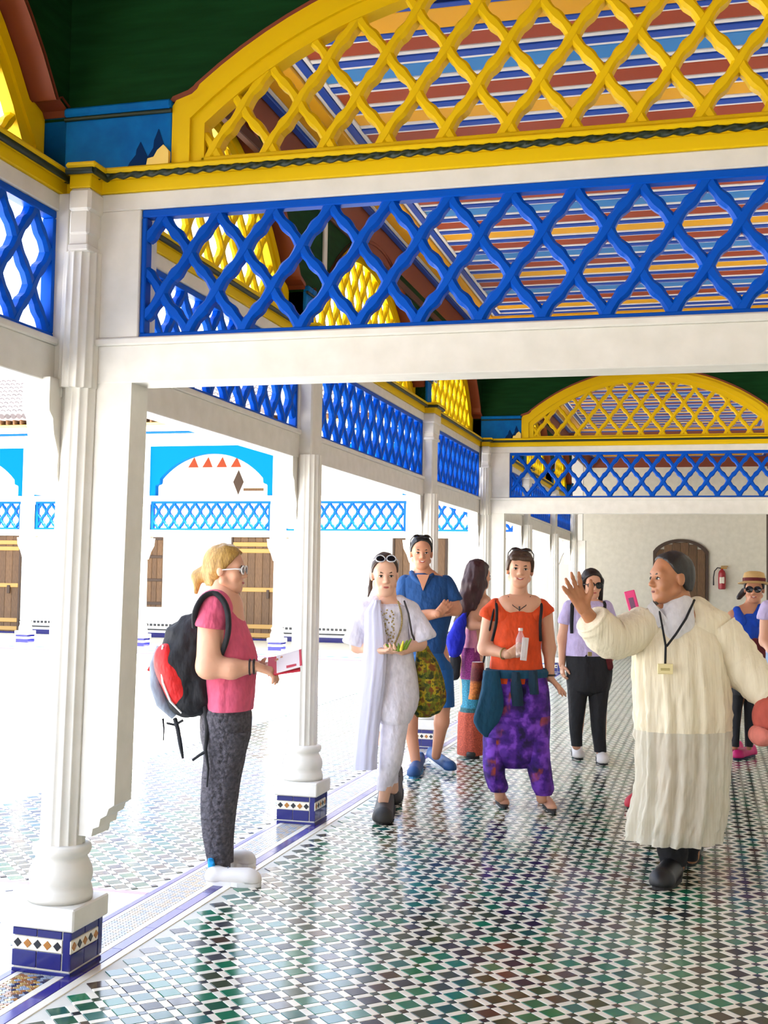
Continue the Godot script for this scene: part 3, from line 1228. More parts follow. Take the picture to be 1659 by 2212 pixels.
func shoe(heel: Vector3, toe: Vector3, w: float, h: float, upper: Material, sole: Material, collar := 0.5) -> void:
	var dir := toe - heel
	var ln := dir.length()
	var z := dir.normalized()
	var up := Vector3.UP - z * z.y
	up = up.normalized()
	var x := up.cross(z)
	var t := Transform3D(Basis(x, up, z), heel)
	var o := Node3D.new()
	o.name = "shoe"
	who.add_child(o, true)
	var f := Field.new(Vector3(-0.09, -0.02, -0.05), Vector3(0.09, h + 0.05, ln + 0.05), 0.007, 0.025)
	f.cone(Vector3(0, 0.035, 0.035), Vector3(0, 0.035, ln - 0.05), w * 0.43, w * 0.5)
	f.cone(Vector3(0, 0.035, 0.04), Vector3(0, h - 0.03, 0.045), w * 0.42, w * 0.40)
	f.cone(Vector3(0, h - 0.045, 0.06), Vector3(0, 0.045, ln - 0.08), w * 0.36, w * 0.40)
	f.cone(Vector3(0, 0.030, ln - 0.055), Vector3(0, 0.028, ln - 0.035), w * 0.45, w * 0.36)
	f.cut(Vector3(0, 0.016, 0), Vector3(0, -1, 0))
	f.cut(Vector3(0, h, 0), Vector3(0, 1, 0))
	var g := Geo.new()
	f.into(g, t)
	put(o, "upper", g, upper)
	g = Geo.new()
	var p := PackedVector2Array()
	for i in 28:
		var a := TAU * i / 28
		var zz := ln * 0.5 + cos(a) * ln * 0.5
		p.append(Vector2(sin(a) * w * (0.56 if cos(a) > 0 else 0.48) * pow(absf(sin(a)), -0.25) if absf(sin(a)) > 0.05 else 0.0, zz))
	g.plate(p, 0.0, 0.022, t * Transform3D(Basis(Vector3(1, 0, 0), Vector3(0, 0, 1), Vector3(0, 1, 0)), Vector3()))
	g.outward(0)
	put(o, "sole", g, sole)
	for k in 3:
		g = Geo.new()
		var q := 0.40 + 0.11 * k
		var yy := lerpf(h * 0.98, 0.062, (q - 0.30) / 0.42)
		g.tube([t * Vector3(-w * 0.28, yy - 0.012, ln * q), t * Vector3(0, yy + 0.004, ln * q), t * Vector3(w * 0.28, yy - 0.012, ln * q)], [0.004, 0.0045, 0.004], 6)
		put(o, "lace", g, sole if upper != mats.white_shoe else mats.grey_cloth)


func band(at: Vector3, axis: Vector3, r: float, thick: float, m: Material, called: String, w := 1.0) -> void:
	var g := Geo.new()
	var y := axis.normalized()
	var x := y.cross(Vector3(0.3, 0.2, 0.9)).normalized()
	var z := x.cross(y)
	var pts := []
	var rad := []
	for i in 21:
		var a := TAU * i / 20
		pts.append(at + (x * cos(a) + z * sin(a)) * r)
		rad.append(thick)
	g.tube(pts, rad, 8)
	put(who, called, g, m)


func strip_cloth(pts: Array, w: Array, thick: float, side: Vector3) -> Geo:
	# a soft strap or scarf: flat section along side
	var g := Geo.new()
	var rings := []
	if pts.size() > 3:
		var fine := []
		var fw := []
		for k in (pts.size() - 1) * 4 + 1:
			var i := mini(k / 4, pts.size() - 2)
			var f := k / 4.0 - i
			var p1: Vector3 = pts[i]
			fine.append(p1.cubic_interpolate(pts[i + 1], pts[maxi(i - 1, 0)], pts[mini(i + 2, pts.size() - 1)], f))
			fw.append(lerpf(w[i], w[i + 1], f))
		pts = fine
		w = fw
	for k in pts.size():
		var d: Vector3 = (pts[mini(k + 1, pts.size() - 1)] - pts[maxi(k - 1, 0)]).normalized()
		var s := (side - d * side.dot(d)).normalized()
		var n := d.cross(s)
		var r := PackedVector3Array()
		for q in [[-1.0, -0.4], [-0.7, 1.0], [0.0, 1.25], [0.7, 1.0], [1.0, -0.4], [0.6, -1.0], [-0.6, -1.0]]:
			r.append(pts[k] + s * w[k] * float(q[0]) + n * thick * float(q[1]))
		rings.append(r)
	g.skin(rings)
	return g


# floor point of the figure's frame seen at (u, v)
func G(u: float, v: float) -> Vector3:
	var r := inv * ray(u, v)
	return eye_l + r * (-eye_l.y / r.y)


# a separate thing held or worn by the figure in work, standing at p of its frame
func prop(called: String, label: String, category: String, p: Vector3) -> Node3D:
	var o := thing(called, label, category, who.transform * p, YAW)
	o.set_meta("at", p)
	return o


func add(o: Node3D, called: String, g: Geo, m: Material) -> MeshInstance3D:
	var q := put(o, called, g, m)
	q.position = -(o.get_meta("at") as Vector3)
	return q


func V(x: float, y: float, z: float) -> Vector3:
	return Vector3(x, y, z)


func people() -> void:
	wrinkle = FastNoiseLite.new()
	wrinkle.seed = 4
	wrinkle.frequency = 9.0
	wrinkle.fractal_octaves = 2
	backpack_woman()
	white_woman()
	polo_man()
	long_hair_woman()
	orange_woman()
	lavender_woman()
	guide()
	hat_woman()
	edge_visitor()
	hidden_visitor()


func backpack_woman() -> void:
	var w := figure("woman in a pink T-shirt and grey patterned trousers, standing in profile by the front column", 500, 1893)
	var skin: Material = mats.skin
	var g := Geo.new()
	var nz := 0.07
	# torso, arms, legs
	blob(g, [
		[J(482, 1310), J(490, 1400), 0.10, 0.105, 0.75], [J(490, 1400), J(490, 1500), 0.105, 0.105, 0.75], [J(490, 1500), J(488, 1560), 0.11, 0.11, 0.75],
		[J(478, 1255), J(480, 1310), 0.056, 0.062], [J(462, 1318, 0.12), J(462, 1318, -0.12), 0.062, 0.062],
		[J(458, 1326, 0.16), J(450, 1440, 0.20), 0.068, 0.060], [J(450, 1440, 0.20), J(500, 1445, 0.20), 0.055, 0.047], [J(500, 1445, 0.20), J(552, 1440, 0.17), 0.047, 0.030],
		[J(470, 1326, -0.16), J(475, 1435, -0.20), 0.062, 0.050], [J(475, 1435, -0.20), J(566, 1438, -0.04), 0.047, 0.028],
		[J(490, 1560, nz), J(478, 1700, nz), 0.075, 0.06], [J(478, 1700, nz), J(472, 1880, nz), 0.055, 0.036],
		[J(494, 1560, -0.12), J(482, 1700, -0.12), 0.075, 0.06], [J(482, 1700, -0.12), J(480, 1870, -0.12), 0.055, 0.036]], 0.014, 0.03)
	var t := head(g, J(489, 1231, 0), 0.236, PI / 2 - 0.12, 0.03)
	hand(g, J(553, 1440, 0.17), J(590, 1452, 0.15) - J(553, 1440, 0.17), V(-0.2, -1, -0.35), 1.0, [0.45, 0.5, 0.55, 0.6], 0.25, 0.93, 0.3)
	hand(g, J(566, 1439, -0.04), J(605, 1436, 0.02) - J(566, 1439, -0.04), V(0.1, 1, 0.3), 1.0, [0.35, 0.35, 0.35, 0.4], 0.15, 0.93, 0.8)
	put(w, "body", g, skin)
	face(t, mats.lips, mats.hair_brown)
	hair(t, mats.hair_blonde, 0.006, 0.012, -0.085, [[V(0, -0.03, -0.10), V(0, -0.045, -0.145), 0.035, 0.032], [V(0, -0.045, -0.145), V(0.0, -0.12, -0.150), 0.026, 0.010], [V(0.01, 0.0, -0.12), V(0.015, -0.02, -0.16), 0.018, 0.014]])
	glasses(t, 0.003, 0.094, mats.white_gloss, mats.lens_dark, 0.0, 0.85)
	# earphone cable and shirt
	var s := Geo.new()
	s.tube([t * V(0.08, -0.02, 0.0), J(482, 1290, 0.10), J(503, 1310, 0.08), J(512, 1345, 0.10)], [0.002, 0.002, 0.002, 0.002], 6)
	put(w, "earphone_cable", s, mats.white_gloss)
	put(w, "shirt", loft([[455, 500, 1293, 0, 0.085], [436, 513, 1307, 0, 0.15], [426, 528, 1340, 0, 0.185], [428, 548, 1392, 0, 0.18], [432, 556, 1425, 0, 0.175], [436, 553, 1462, 0, 0.17], [442, 550, 1500, 0, 0.185], [446, 547, 1531, 0, 0.19]], 40, 7, 0.018, 0.4), mats.pink)
	g = Geo.new()
	blob(g, [[J(463, 1314, 0.145), J(455, 1348, 0.185), 0.092, 0.084], [J(470, 1312, -0.12), J(468, 1346, -0.18), 0.08, 0.08]], 0.011, 0.02, 0.006, [[J(458, 1352, 0.0), V(-0.12, -1, 0)]])
	put(w, "sleeves", g, mats.pink)
	var tr := loft([[450, 538, 1516, 0, 0.165], [434, 544, 1542, 0, 0.180], [434, 541, 1590, 0, 0.18], [440, 534, 1618, 0, 0.165]], 36, 6, 0.012, 1.0)
	var a := loft([[436, 540, 1580, 0.075, 0.10], [439, 530, 1630, nz, 0.095], [434, 518, 1690, nz, 0.085], [432, 509, 1750, nz, 0.078], [437, 499, 1805, nz, 0.07], [444, 496, 1845, nz, 0.06], [450, 498, 1874, nz, 0.055]], 30, 5, 0.03, 2.0)
	var b := loft([[440, 540, 1580, -0.095, 0.10], [446, 531, 1630, -0.12, 0.095], [444, 519, 1690, -0.12, 0.085], [442, 511, 1750, -0.12, 0.078], [448, 505, 1805, -0.12, 0.07], [456, 504, 1862, -0.12, 0.055]], 30, 5, 0.03, 3.0)
	tr.v.append_array(a.v); tr.n.append_array(a.n); tr.c.append_array(a.c)
	tr.v.append_array(b.v); tr.n.append_array(b.n); tr.c.append_array(b.c)
	put(w, "trousers", tr, mats.heather)
	for e in [[445, 1908, 564, 1915], [449, 1866, 552, 1873]]:
		shoe(G(e[0], e[1]), G(e[2], e[3]), 0.088, 0.085, mats.white_shoe, mats.white_gloss)
		g = Geo.new()
		var hp := G(e[0], e[1]) + V(0.025, 0.085, 0)
		blob(g, [[hp, hp + V(-0.004, 0.022, 0), 0.018, 0.016], [hp + V(0.01, 0.02, 0.02), hp + V(-0.01, 0.035, 0.025), 0.008, 0.008]], 0.006, 0.01)
		put(w, "heel_tab", g, mats.cyan)
	band(J(549, 1440, 0.17), V(1, 0.02, 0), 0.033, 0.006, mats.dark_bead, "bracelet")
	band(J(540, 1441, 0.175), V(1, 0.02, 0), 0.036, 0.005, mats.dark_bead, "bracelet")
	# backpack on her back, straps over the near shoulder
	var p := prop("backpack", "black and red backpack with a grey stripe, worn by the woman in pink", "backpack", J(400, 1545))
	g = Geo.new()
	blob(g, [[J(412, 1365, 0.02), J(395, 1430, 0.02), 0.085, 0.115, 0.8], [J(395, 1430, 0.02), J(405, 1505, 0.02), 0.12, 0.105, 0.8], [J(432, 1380, 0.02), J(432, 1500, 0.02), 0.075, 0.10, 0.8], [J(405, 1352, 0.02), J(425, 1345, 0.02), 0.045, 0.045, 0.8], [J(430, 1500, 0.02), J(446, 1520, 0.02), 0.075, 0.055, 0.8], [J(383, 1372, 0.02), J(390, 1400, 0.02), 0.06, 0.07, 0.8]], 0.012, 0.03, 0.012)
	add(p, "bag_body", g, mats.black_cloth)
	g = Geo.new()
	var f := Field.new(V(-0.12, -0.22, -0.11), V(0.12, 0.22, 0.11), 0.009, 0.02)
	f.ball(V(0, 0, 0), V(0.072, 0.172, 0.080))
	f.ball(V(-0.02, 0.06, 0), V(0.062, 0.110, 0.070))
	f.into(g, Transform3D(Basis(Vector3.BACK, 0.30), J(377, 1463, 0.095)))
	add(p, "front_pocket", g, mats.scarlet)
	g = Geo.new()
	g.tube([J(352, 1394, 0.13), J(346, 1430, 0.15), J(352, 1475, 0.16), J(368, 1515, 0.155), J(392, 1540, 0.13)], [0.005, 0.006, 0.006, 0.006, 0.005], 8)
	add(p, "white_piping", g, mats.white_gloss)
	g = Geo.new()
	g.tube([J(346, 1396, 0.05), J(335, 1436, 0.06), J(337, 1480, 0.06), J(350, 1518, 0.06), J(378, 1547, 0.06)], [0.020, 0.028, 0.032, 0.032, 0.022], 14)
	add(p, "grey_piping", g, mats.grey_cloth)
	var strap := strip_cloth([J(421, 1352, 0.20), J(422, 1320, 0.235), J(440, 1289, 0.215), J(466, 1282, 0.205), J(488, 1308, 0.235), J(494, 1350, 0.24), J(488, 1388, 0.215), J(470, 1432, 0.16), J(455, 1470, 0.10)], [0.028, 0.027, 0.026, 0.026, 0.026, 0.024, 0.020, 0.014, 0.012], 0.012, V(0, 0, 1))
	add(p, "shoulder_strap", strap, mats.black_cloth)
	g = Geo.new()
	g.tube([J(378, 1553, 0.02), J(384, 1575, 0.06), J(390, 1610, 0.08), J(395, 1638, 0.07)], [0.012, 0.012, 0.011, 0.006], 8)
	add(p, "loose_strap", g, mats.black_cloth)
	g = Geo.new()
	g.tube([J(360, 1562, 0.03), J(378, 1566, 0.04), J(395, 1556, 0.05)], [0.006, 0.007, 0.007], 8)
	add(p, "loose_strap", g, mats.black_cloth)
	g = Geo.new()
	g.tube([J(352, 1552, 0.03), J(354, 1575, 0.03), J(353, 1600, 0.03)], [0.006, 0.004, 0.003], 6)
	add(p, "loose_strap", g, mats.black_cloth)
	g = Geo.new()
	g.tube([J(442, 1520, 0.10), J(448, 1570, 0.15), J(444, 1620, 0.17), J(450, 1660, 0.17), J(447, 1700, 0.16)], [0.012, 0.012, 0.009, 0.006, 0.004], 8)
	add(p, "loose_strap", g, mats.black_cloth)
	g = Geo.new()
	g.tube([J(446, 1622, 0.17), J(430, 1632, 0.17), J(416, 1642, 0.16)], [0.008, 0.007, 0.006], 8)
	add(p, "loose_strap", g, mats.black_cloth)
	g = Geo.new()
	g.tube([J(331, 1432, 0.02), J(324, 1441, 0.03), J(320, 1449, 0.03)], [0.005, 0.007, 0.008], 8)
	add(p, "zip_pull", g, mats.scarlet)
	# folded booklet in her hands
	p = prop("booklet", "open pink and white booklet in the hands of the woman with the backpack", "booklet", J(600, 1445, 0.06))
	var c := J(625, 1428, 0.10)
	var bt := Transform3D(Basis(Vector3.BACK, 0.22) * Basis(Vector3.RIGHT, 0.45), c)
	g = Geo.new()
	g.slab(bt * Transform3D(Basis(Vector3.BACK, 0.06), V(0.0, 0, 0)), V(0.13, 0.006, 0.17), 0.001)
	add(p, "page", g, mats.paper)
	g = Geo.new()
	g.slab(bt * Transform3D(Basis(Vector3.BACK, -0.06), V(-0.03, -0.012, 0.0)), V(0.16, 0.008, 0.18), 0.001)
	g.slab(bt * Transform3D(Basis(), V(0.058, 0.006, 0.0)), V(0.012, 0.004, 0.165), 0.001)
	g.slab(bt * Transform3D(Basis(), V(0.01, 0.005, 0.06)), V(0.05, 0.003, 0.02), 0.0005)
	add(p, "cover", g, mats.rose_red)


func white_woman() -> void:
	var w := figure("woman all in white with a long scarf, white sunglasses on her hair", 832, 1764)
	var g := Geo.new()
	blob(g, [
		[J(838, 1320), J(838, 1400), 0.10, 0.095, 1.4], [J(838, 1400), J(840, 1490), 0.10, 0.13, 1.3], [J(838, 1262), J(838, 1312), 0.050, 0.056], [J(800, 1317), J(876, 1315), 0.058, 0.058, 1.1],
		[J(787, 1322), J(772, 1395, 0.03), 0.055, 0.045], [J(772, 1395, 0.03), J(822, 1406, 0.17), 0.042, 0.028],
		[J(888, 1322), J(906, 1390, 0.02), 0.055, 0.045], [J(906, 1390, 0.02), J(868, 1407, 0.17), 0.042, 0.028],
		[J(855, 1490, 0.02), J(850, 1600, 0.10), 0.085, 0.062], [J(850, 1600, 0.10), J(828, 1730, 0.05), 0.055, 0.034],
		[J(822, 1490), J(838, 1600, -0.08), 0.085, 0.062], [J(838, 1600, -0.08), J(850, 1705, -0.25), 0.055, 0.034]], 0.013, 0.03)
	var t := head(g, J(831, 1242, 0.02), 0.262, 0.10, 0.10, 0.02, 0.93)
	hand(g, J(822, 1406, 0.17), J(850, 1408, 0.24) - J(822, 1406, 0.17), V(0.1, 0.9, -0.2), -1.0, [0.4, 0.4, 0.45, 0.5], 0.1, 0.88, 0.5)
	hand(g, J(868, 1407, 0.17), J(846, 1406, 0.24) - J(868, 1407, 0.17), V(-0.1, 0.9, -0.2), 1.0, [0.4, 0.4, 0.45, 0.5], 0.1, 0.88, 0.5)
	put(w, "body", g, mats.skin_pale)
	face(t, mats.lips, mats.hair_brown)
	hair(t, mats.hair_brown, -0.004, 0.007, -0.085, [[V(-0.078, 0.0, -0.03), V(-0.085, -0.07, -0.03), 0.014, 0.012], [V(-0.085, -0.08, -0.02), V(-0.10, -0.125, -0.01), 0.012, 0.008], [V(0, 0.03, -0.10), V(0, -0.06, -0.12), 0.045, 0.03]])
	glasses(t, 0.098, 0.062, mats.pearl, mats.lens_dark, -0.75, 1.0)
	# tunic
	var dress := loft([[812, 866, 1302, 0, 0.06], [776, 893, 1311, 0, 0.095], [786, 886, 1345, 0.01, 0.115], [786, 888, 1390, 0.01, 0.12], [778, 898, 1440, 0.01, 0.135], [772, 906, 1490, 0.02, 0.15], [786, 902, 1525, 0.04, 0.15], [808, 890, 1552, 0.06, 0.13], [820, 884, 1562, 0.07, 0.11]], 48, 9, 0.025, 0.7)
	put(w, "tunic", dress, mats.white_cloth)
	g = Geo.new()
	blob(g, [[J(790, 1322), J(768, 1388, 0.03), 0.062, 0.085], [J(886, 1322), J(914, 1375, 0.02), 0.062, 0.085], [J(796, 1318), J(812, 1302), 0.062, 0.045], [J(880, 1316), J(862, 1300), 0.062, 0.045]], 0.011, 0.03, 0.008, [[J(765, 1394, 0.03), V(-0.25, -1, 0)], [J(916, 1384, 0.02), V(0.35, -1, 0)]])
	put(w, "sleeves", g, mats.white_cloth)
	g = loft([[824, 884, 1545, 0.08, 0.085], [820, 876, 1600, 0.10, 0.08], [818, 868, 1650, 0.09, 0.07], [814, 853, 1690, 0.06, 0.055], [813, 845, 1706, 0.05, 0.048]], 28, 4, 0.012, 1.0)
	var b := loft([[806, 860, 1545, -0.04, 0.085], [818, 866, 1600, -0.09, 0.08], [826, 862, 1650, -0.16, 0.065], [834, 860, 1690, -0.22, 0.05]], 28, 4, 0.012, 2.0)
	g.v.append_array(b.v); g.n.append_array(b.n)
	put(w, "leggings", g, mats.white_cloth)
	# scarf hanging down on one side
	g = loft([[805, 822, 1296, 0.07, 0.04], [790, 826, 1320, 0.11, 0.03], [788, 832, 1370, 0.15, 0.03], [786, 834, 1420, 0.16, 0.035], [780, 830, 1480, 0.18, 0.04], [774, 822, 1540, 0.18, 0.04], [768, 816, 1600, 0.17, 0.04], [764, 812, 1662, 0.16, 0.04]], 40, 8, 0.10, 0.3, true)
	put(w, "scarf", g, mats.gauze)
	# gold beadwork at the neckline
	g = Geo.new()
	for k in 46:
		var f := k / 46.0
		var on := J(lerpf(836, 846, f) + sin(k * 2.4) * (14.0 - 8.0 * f), lerpf(1318, 1392, f), 0.128 + 0.008 * sin(k * 1.7))
		g.slab(Transform3D(Basis(Vector3.BACK, k * 0.7), on), V(0.011, 0.011, 0.008), 0.003)
	for k in 26:
		var f := k / 25.0
		g.slab(Transform3D(Basis(Vector3.BACK, k), J(852 + 12 * sin(f * PI) + 8 * f, lerpf(1392, 1300, f), 0.13 - 0.05 * f)), V(0.012, 0.012, 0.008), 0.003)
	put(w, "beadwork", g, mats.gold_bead)
	for k in 4:
		band(J(804 + k * 4.5, 1404.5, 0.125 + 0.011 * k), V(1, -0.05, 0.75), 0.036, 0.006, mats.orange_bead, "bracelet")
	shoe(G(836, 1722), G(826, 1783), 0.125, 0.13, mats.dark_shoe, mats.sole_dark)
	shoe(G(856, 1690), G(850, 1740), 0.11, 0.13, mats.dark_shoe, mats.sole_dark)
	var p := prop("leaf_posy", "green and yellow leafy sprig in the hands of the woman in white", "sprig", J(855, 1408, 0.24))
	g = Geo.new()
	for k in 7:
		var c := J(846 + k * 5, 1404 - absf(k - 3) * 1.5, 0.25)
		blob(g, [[c, c + V(0.012 * (k - 3), 0.02 + 0.006 * k, 0.008), 0.013, 0.006, 2.0]], 0.005, 0.006)
	add(p, "leaves", g, mats.leaf)
	g = Geo.new()
	blob(g, [[J(866, 1404, 0.25), J(871, 1386, 0.26), 0.011, 0.006]], 0.005, 0.006)
	add(p, "yellow_tip", g, mats.lemon)
	p = prop("shoulder_bag", "olive green patterned cloth bag hanging at the right side of the woman in white", "bag", J(925, 1545, -0.02))
	g = loft([[900, 925, 1395, -0.02, 0.05], [897, 945, 1430, -0.02, 0.075], [897, 960, 1480, -0.02, 0.09], [894, 962, 1515, -0.02, 0.085], [893, 948, 1540, -0.02, 0.06], [900, 930, 1549, -0.02, 0.03]], 36, 5, 0.05, 1.0)
	add(p, "bag_body", g, mats.olive_print)
	g = Geo.new()
	g.tube([J(873, 1298, 0.06), J(882, 1325, 0.11), J(890, 1370, 0.10), J(905, 1405, 0.03)], [0.006, 0.006, 0.006, 0.008], 8)
	add(p, "strap", g, mats.leather_dark)


func polo_man() -> void:
	var w := figure("tall man in a blue polo shirt and shorts standing with folded arms", 925, 1664)
	var g := Geo.new()
	blob(g, [
		[J(920, 1262), J(922, 1350), 0.125, 0.115, 1.4], [J(922, 1350), J(938, 1430), 0.115, 0.125, 1.3], [J(911, 1205), J(915, 1260), 0.056, 0.062], [J(884, 1262), J(958, 1262), 0.068, 0.068],
		[J(876, 1268), J(876, 1330, 0.05), 0.058, 0.05], [J(876, 1330, 0.05), J(945, 1326, 0.20), 0.045, 0.034],
		[J(968, 1270), J(984, 1316, 0.06), 0.058, 0.05], [J(984, 1316, 0.06), J(905, 1334, 0.19), 0.045, 0.032],
		[J(945, 1420, 0.0), J(957, 1515, 0.05), 0.075, 0.064], [J(957, 1515, 0.05), J(954, 1560, 0.02), 0.062, 0.058], [J(954, 1560, 0.02), J(942, 1632, -0.06), 0.055, 0.037],
		[J(912, 1420), J(892, 1515, 0.04), 0.075, 0.064], [J(892, 1515, 0.04), J(886, 1570, 0.04), 0.06, 0.056], [J(886, 1570, 0.04), J(899, 1650, 0.06), 0.054, 0.037]], 0.014, 0.03)
	var t := head(g, J(910, 1195, 0.01), 0.262, 0.05, 0.0, 0.0, 0.96)
	hand(g, J(945, 1326, 0.20), J(972, 1300, 0.17) - J(945, 1326, 0.20), V(0, 0.2, -1), -1.0, [0.35, 0.35, 0.35, 0.4], 0.1, 1.0, 0.5)
	hand(g, J(905, 1334, 0.19), J(884, 1328, 0.14) - J(905, 1334, 0.19), V(0, 0.2, -1), 1.0, [0.45, 0.45, 0.45, 0.5], 0.1, 1.0, 0.4)
	put(w, "body", g, mats.skin_tan)
	face(t, mats.lips, mats.hair_black, 1.0)
	hair(t, mats.hair_black, 0.000, 0.008, -0.06, [])
	glasses(t, 0.118, 0.030, mats.dark_shoe, mats.lens_dark, -1.1, 0.95)
	put(w, "shirt", loft([[890, 935, 1238, 0, 0.07], [868, 972, 1250, 0, 0.11], [866, 976, 1285, 0.01, 0.135], [872, 976, 1330, 0.01, 0.135], [880, 966, 1370, 0.01, 0.13], [886, 962, 1410, 0.01, 0.135], [890, 962, 1425, 0.01, 0.135]], 40, 7, 0.018, 0.2), mats.polo_blue)
	g = Geo.new()
	blob(g, [[J(878, 1262), J(870, 1305, 0.03), 0.075, 0.075], [J(962, 1262), J(980, 1298, 0.03), 0.072, 0.072]], 0.012, 0.03, 0.005, [[J(870, 1312, 0.03), V(-0.1, -1, 0.1)], [J(982, 1300, 0.03), V(0.3, -1, 0.1)]])
	put(w, "sleeves", g, mats.polo_blue)
	for e in [[-1.0, J(889, 1237, -0.01), J(893, 1247, 0.08), J(912, 1264, 0.137)], [1.0, J(935, 1237, -0.01), J(932, 1247, 0.08), J(916, 1264, 0.137)]]:
		g = Geo.new()
		g.tube([e[1], e[2], (e[2] as Vector3).lerp(e[3], 0.6), e[3]], [0.022, 0.022, 0.020, 0.008], 10)
		put(w, "collar", g, mats.polo_blue)
	g = Geo.new()
	g.plate(PackedVector2Array([Vector2(0, -0.095), Vector2(0.048, 0.03), Vector2(-0.048, 0.03)]), -0.03, 0.012, Transform3D(Basis(Vector3.RIGHT, -0.22), J(914, 1250, 0.122)))
	g.outward(0)
	put(w, "open_neck", g, mats.skin_tan)
	g = loft([[888, 962, 1410, 0.01, 0.14], [888, 976, 1440, 0.01, 0.14], [890, 978, 1462, 0.01, 0.13]], 30, 5, 0.015, 1.0)
	var a := loft([[920, 979, 1445, 0.02, 0.125], [930, 981, 1490, 0.04, 0.115], [934, 982, 1526, 0.05, 0.105]], 28, 4, 0.02, 2.0)
	var b := loft([[880, 938, 1445, 0.01, 0.125], [868, 922, 1490, 0.03, 0.115], [866, 916, 1528, 0.04, 0.105]], 28, 4, 0.02, 3.0)
	for q in [a, b]:
		g.v.append_array(q.v); g.n.append_array(q.n)
	put(w, "shorts", g, mats.shorts_blue)
	shoe(G(907, 1650), G(892, 1683), 0.095, 0.10, mats.blue_shoe, mats.sole_blue)
	shoe(G(930, 1638), G(976, 1670), 0.095, 0.10, mats.blue_shoe, mats.white_gloss)


func long_hair_woman() -> void:
	var w := figure("woman with very long auburn hair seen from behind, in a patchwork skirt", 1018, 1634)
	var g := Geo.new()
	blob(g, [
		[J(1026, 1300), J(1022, 1360), 0.095, 0.085, 1.2], [J(1022, 1360), J(1014, 1430), 0.085, 0.12, 1.2], [J(1038, 1262), J(1034, 1300), 0.05, 0.055], [J(1006, 1302, -0.03), J(1048, 1300, 0.03), 0.055, 0.055],
		[J(1010, 1305, 0.0), J(1018, 1350, 0.10), 0.048, 0.042], [J(1018, 1350, 0.10), J(1042, 1352, 0.12), 0.038, 0.030],
		[J(1046, 1305, -0.02), J(1052, 1360, -0.05), 0.05, 0.042], [J(1052, 1360, -0.05), J(1068, 1345, -0.16), 0.038, 0.028],
		[J(1010, 1440, 0.0), J(1012, 1620, 0.06), 0.08, 0.04], [J(1026, 1440, 0.0), J(1024, 1620, -0.06), 0.08, 0.04]], 0.014, 0.03)
	var t := head(g, J(1035, 1243), 0.235, 1.95, 0.05)
	hand(g, J(1042, 1352, 0.12), V(0.5, 0.5, -0.6), V(0, 0, 1), 1.0, [0.5, 0.5, 0.5, 0.5], 0.1, 0.88)
	hand(g, J(1068, 1345, -0.16), V(0.3, 0.5, -0.6), V(0, 0, 1), -1.0, [0.5, 0.5, 0.5, 0.5], 0.1, 0.88)
	put(w, "body", g, mats.skin)
	face(t, mats.lips, mats.hair_auburn)
	hair(t, mats.hair_auburn, 0.006, 0.012, -0.4, [])
	g = Geo.new()
	blob(g, [[J(1030, 1232, 0.02), J(1018, 1262, 0.06), 0.10, 0.085], [J(1018, 1262, 0.06), J(1006, 1300, 0.08), 0.075, 0.072, 1.3], [J(1006, 1300, 0.08), J(992, 1345, 0.10), 0.066, 0.045, 1.5], [J(992, 1345, 0.10), J(988, 1372, 0.10), 0.042, 0.018, 1.5], [J(1040, 1262, 0.05), J(1024, 1312, 0.09), 0.05, 0.025]], 0.011, 0.03, 0.012, [], V(2.5, 0.5, 2.5))
	put(w, "long_hair", g, mats.hair_auburn)
	put(w, "top", loft([[1004, 1032, 1352, 0, 0.095], [1000, 1034, 1378, 0, 0.11], [997, 1036, 1408, 0, 0.12]], 32, 5, 0.015, 0.4), mats.pink_pale_cloth)
	var mg := Color(0.42, 0.05, 0.30)
	var cy := Color(0.05, 0.38, 0.52)
	var tl := Color(0.03, 0.16, 0.17)
	var og := Color(0.72, 0.13, 0.06)
	put(w, "patchwork_skirt", loft([[994, 1036, 1398, 0, 0.12], [991, 1040, 1430, 0, 0.135], [993, 1042, 1464, 0, 0.14], [994, 1042, 1468, 0, 0.14], [995, 1044, 1500, 0, 0.145], [995, 1045, 1522, 0, 0.15], [994, 1045, 1534, 0, 0.15], [990, 1046, 1540, 0, 0.15], [988, 1046, 1580, 0, 0.155], [987, 1046, 1628, 0, 0.16]], 44, 9, 0.03, 0.8, true, [mg, mg, mg, cy, cy, cy, tl, og, og, og]), mats.patch_cloth)
	shoe(G(1012, 1640), G(1030, 1636), 0.09, 0.06, mats.dark_shoe, mats.sole_dark)
	var p := prop("blue_bag", "bright blue cloth rucksack carried by the woman with long auburn hair", "bag", J(985, 1412, 0.12))
	g = Geo.new()
	blob(g, [[J(994, 1345, 0.14), J(984, 1385, 0.15), 0.05, 0.075, 1.2], [J(984, 1385, 0.15), J(982, 1405, 0.15), 0.075, 0.06, 1.2], [J(1002, 1330, 0.13), J(996, 1350, 0.13), 0.02, 0.04]], 0.010, 0.03, 0.008)
	add(p, "bag_body", g, mats.royal_cloth)
	g = Geo.new()
	blob(g, [[J(984, 1425, 0.12), J(982, 1458, 0.12), 0.05, 0.045, 1.2]], 0.010, 0.02, 0.006)
	add(p, "lower_pouch", g, mats.black_cloth)
	g = Geo.new()
	g.tube([J(1002, 1332, 0.13), J(1012, 1310, 0.09), J(1022, 1300, 0.05)], [0.01, 0.01, 0.01], 8)
	add(p, "strap", g, mats.royal_cloth)


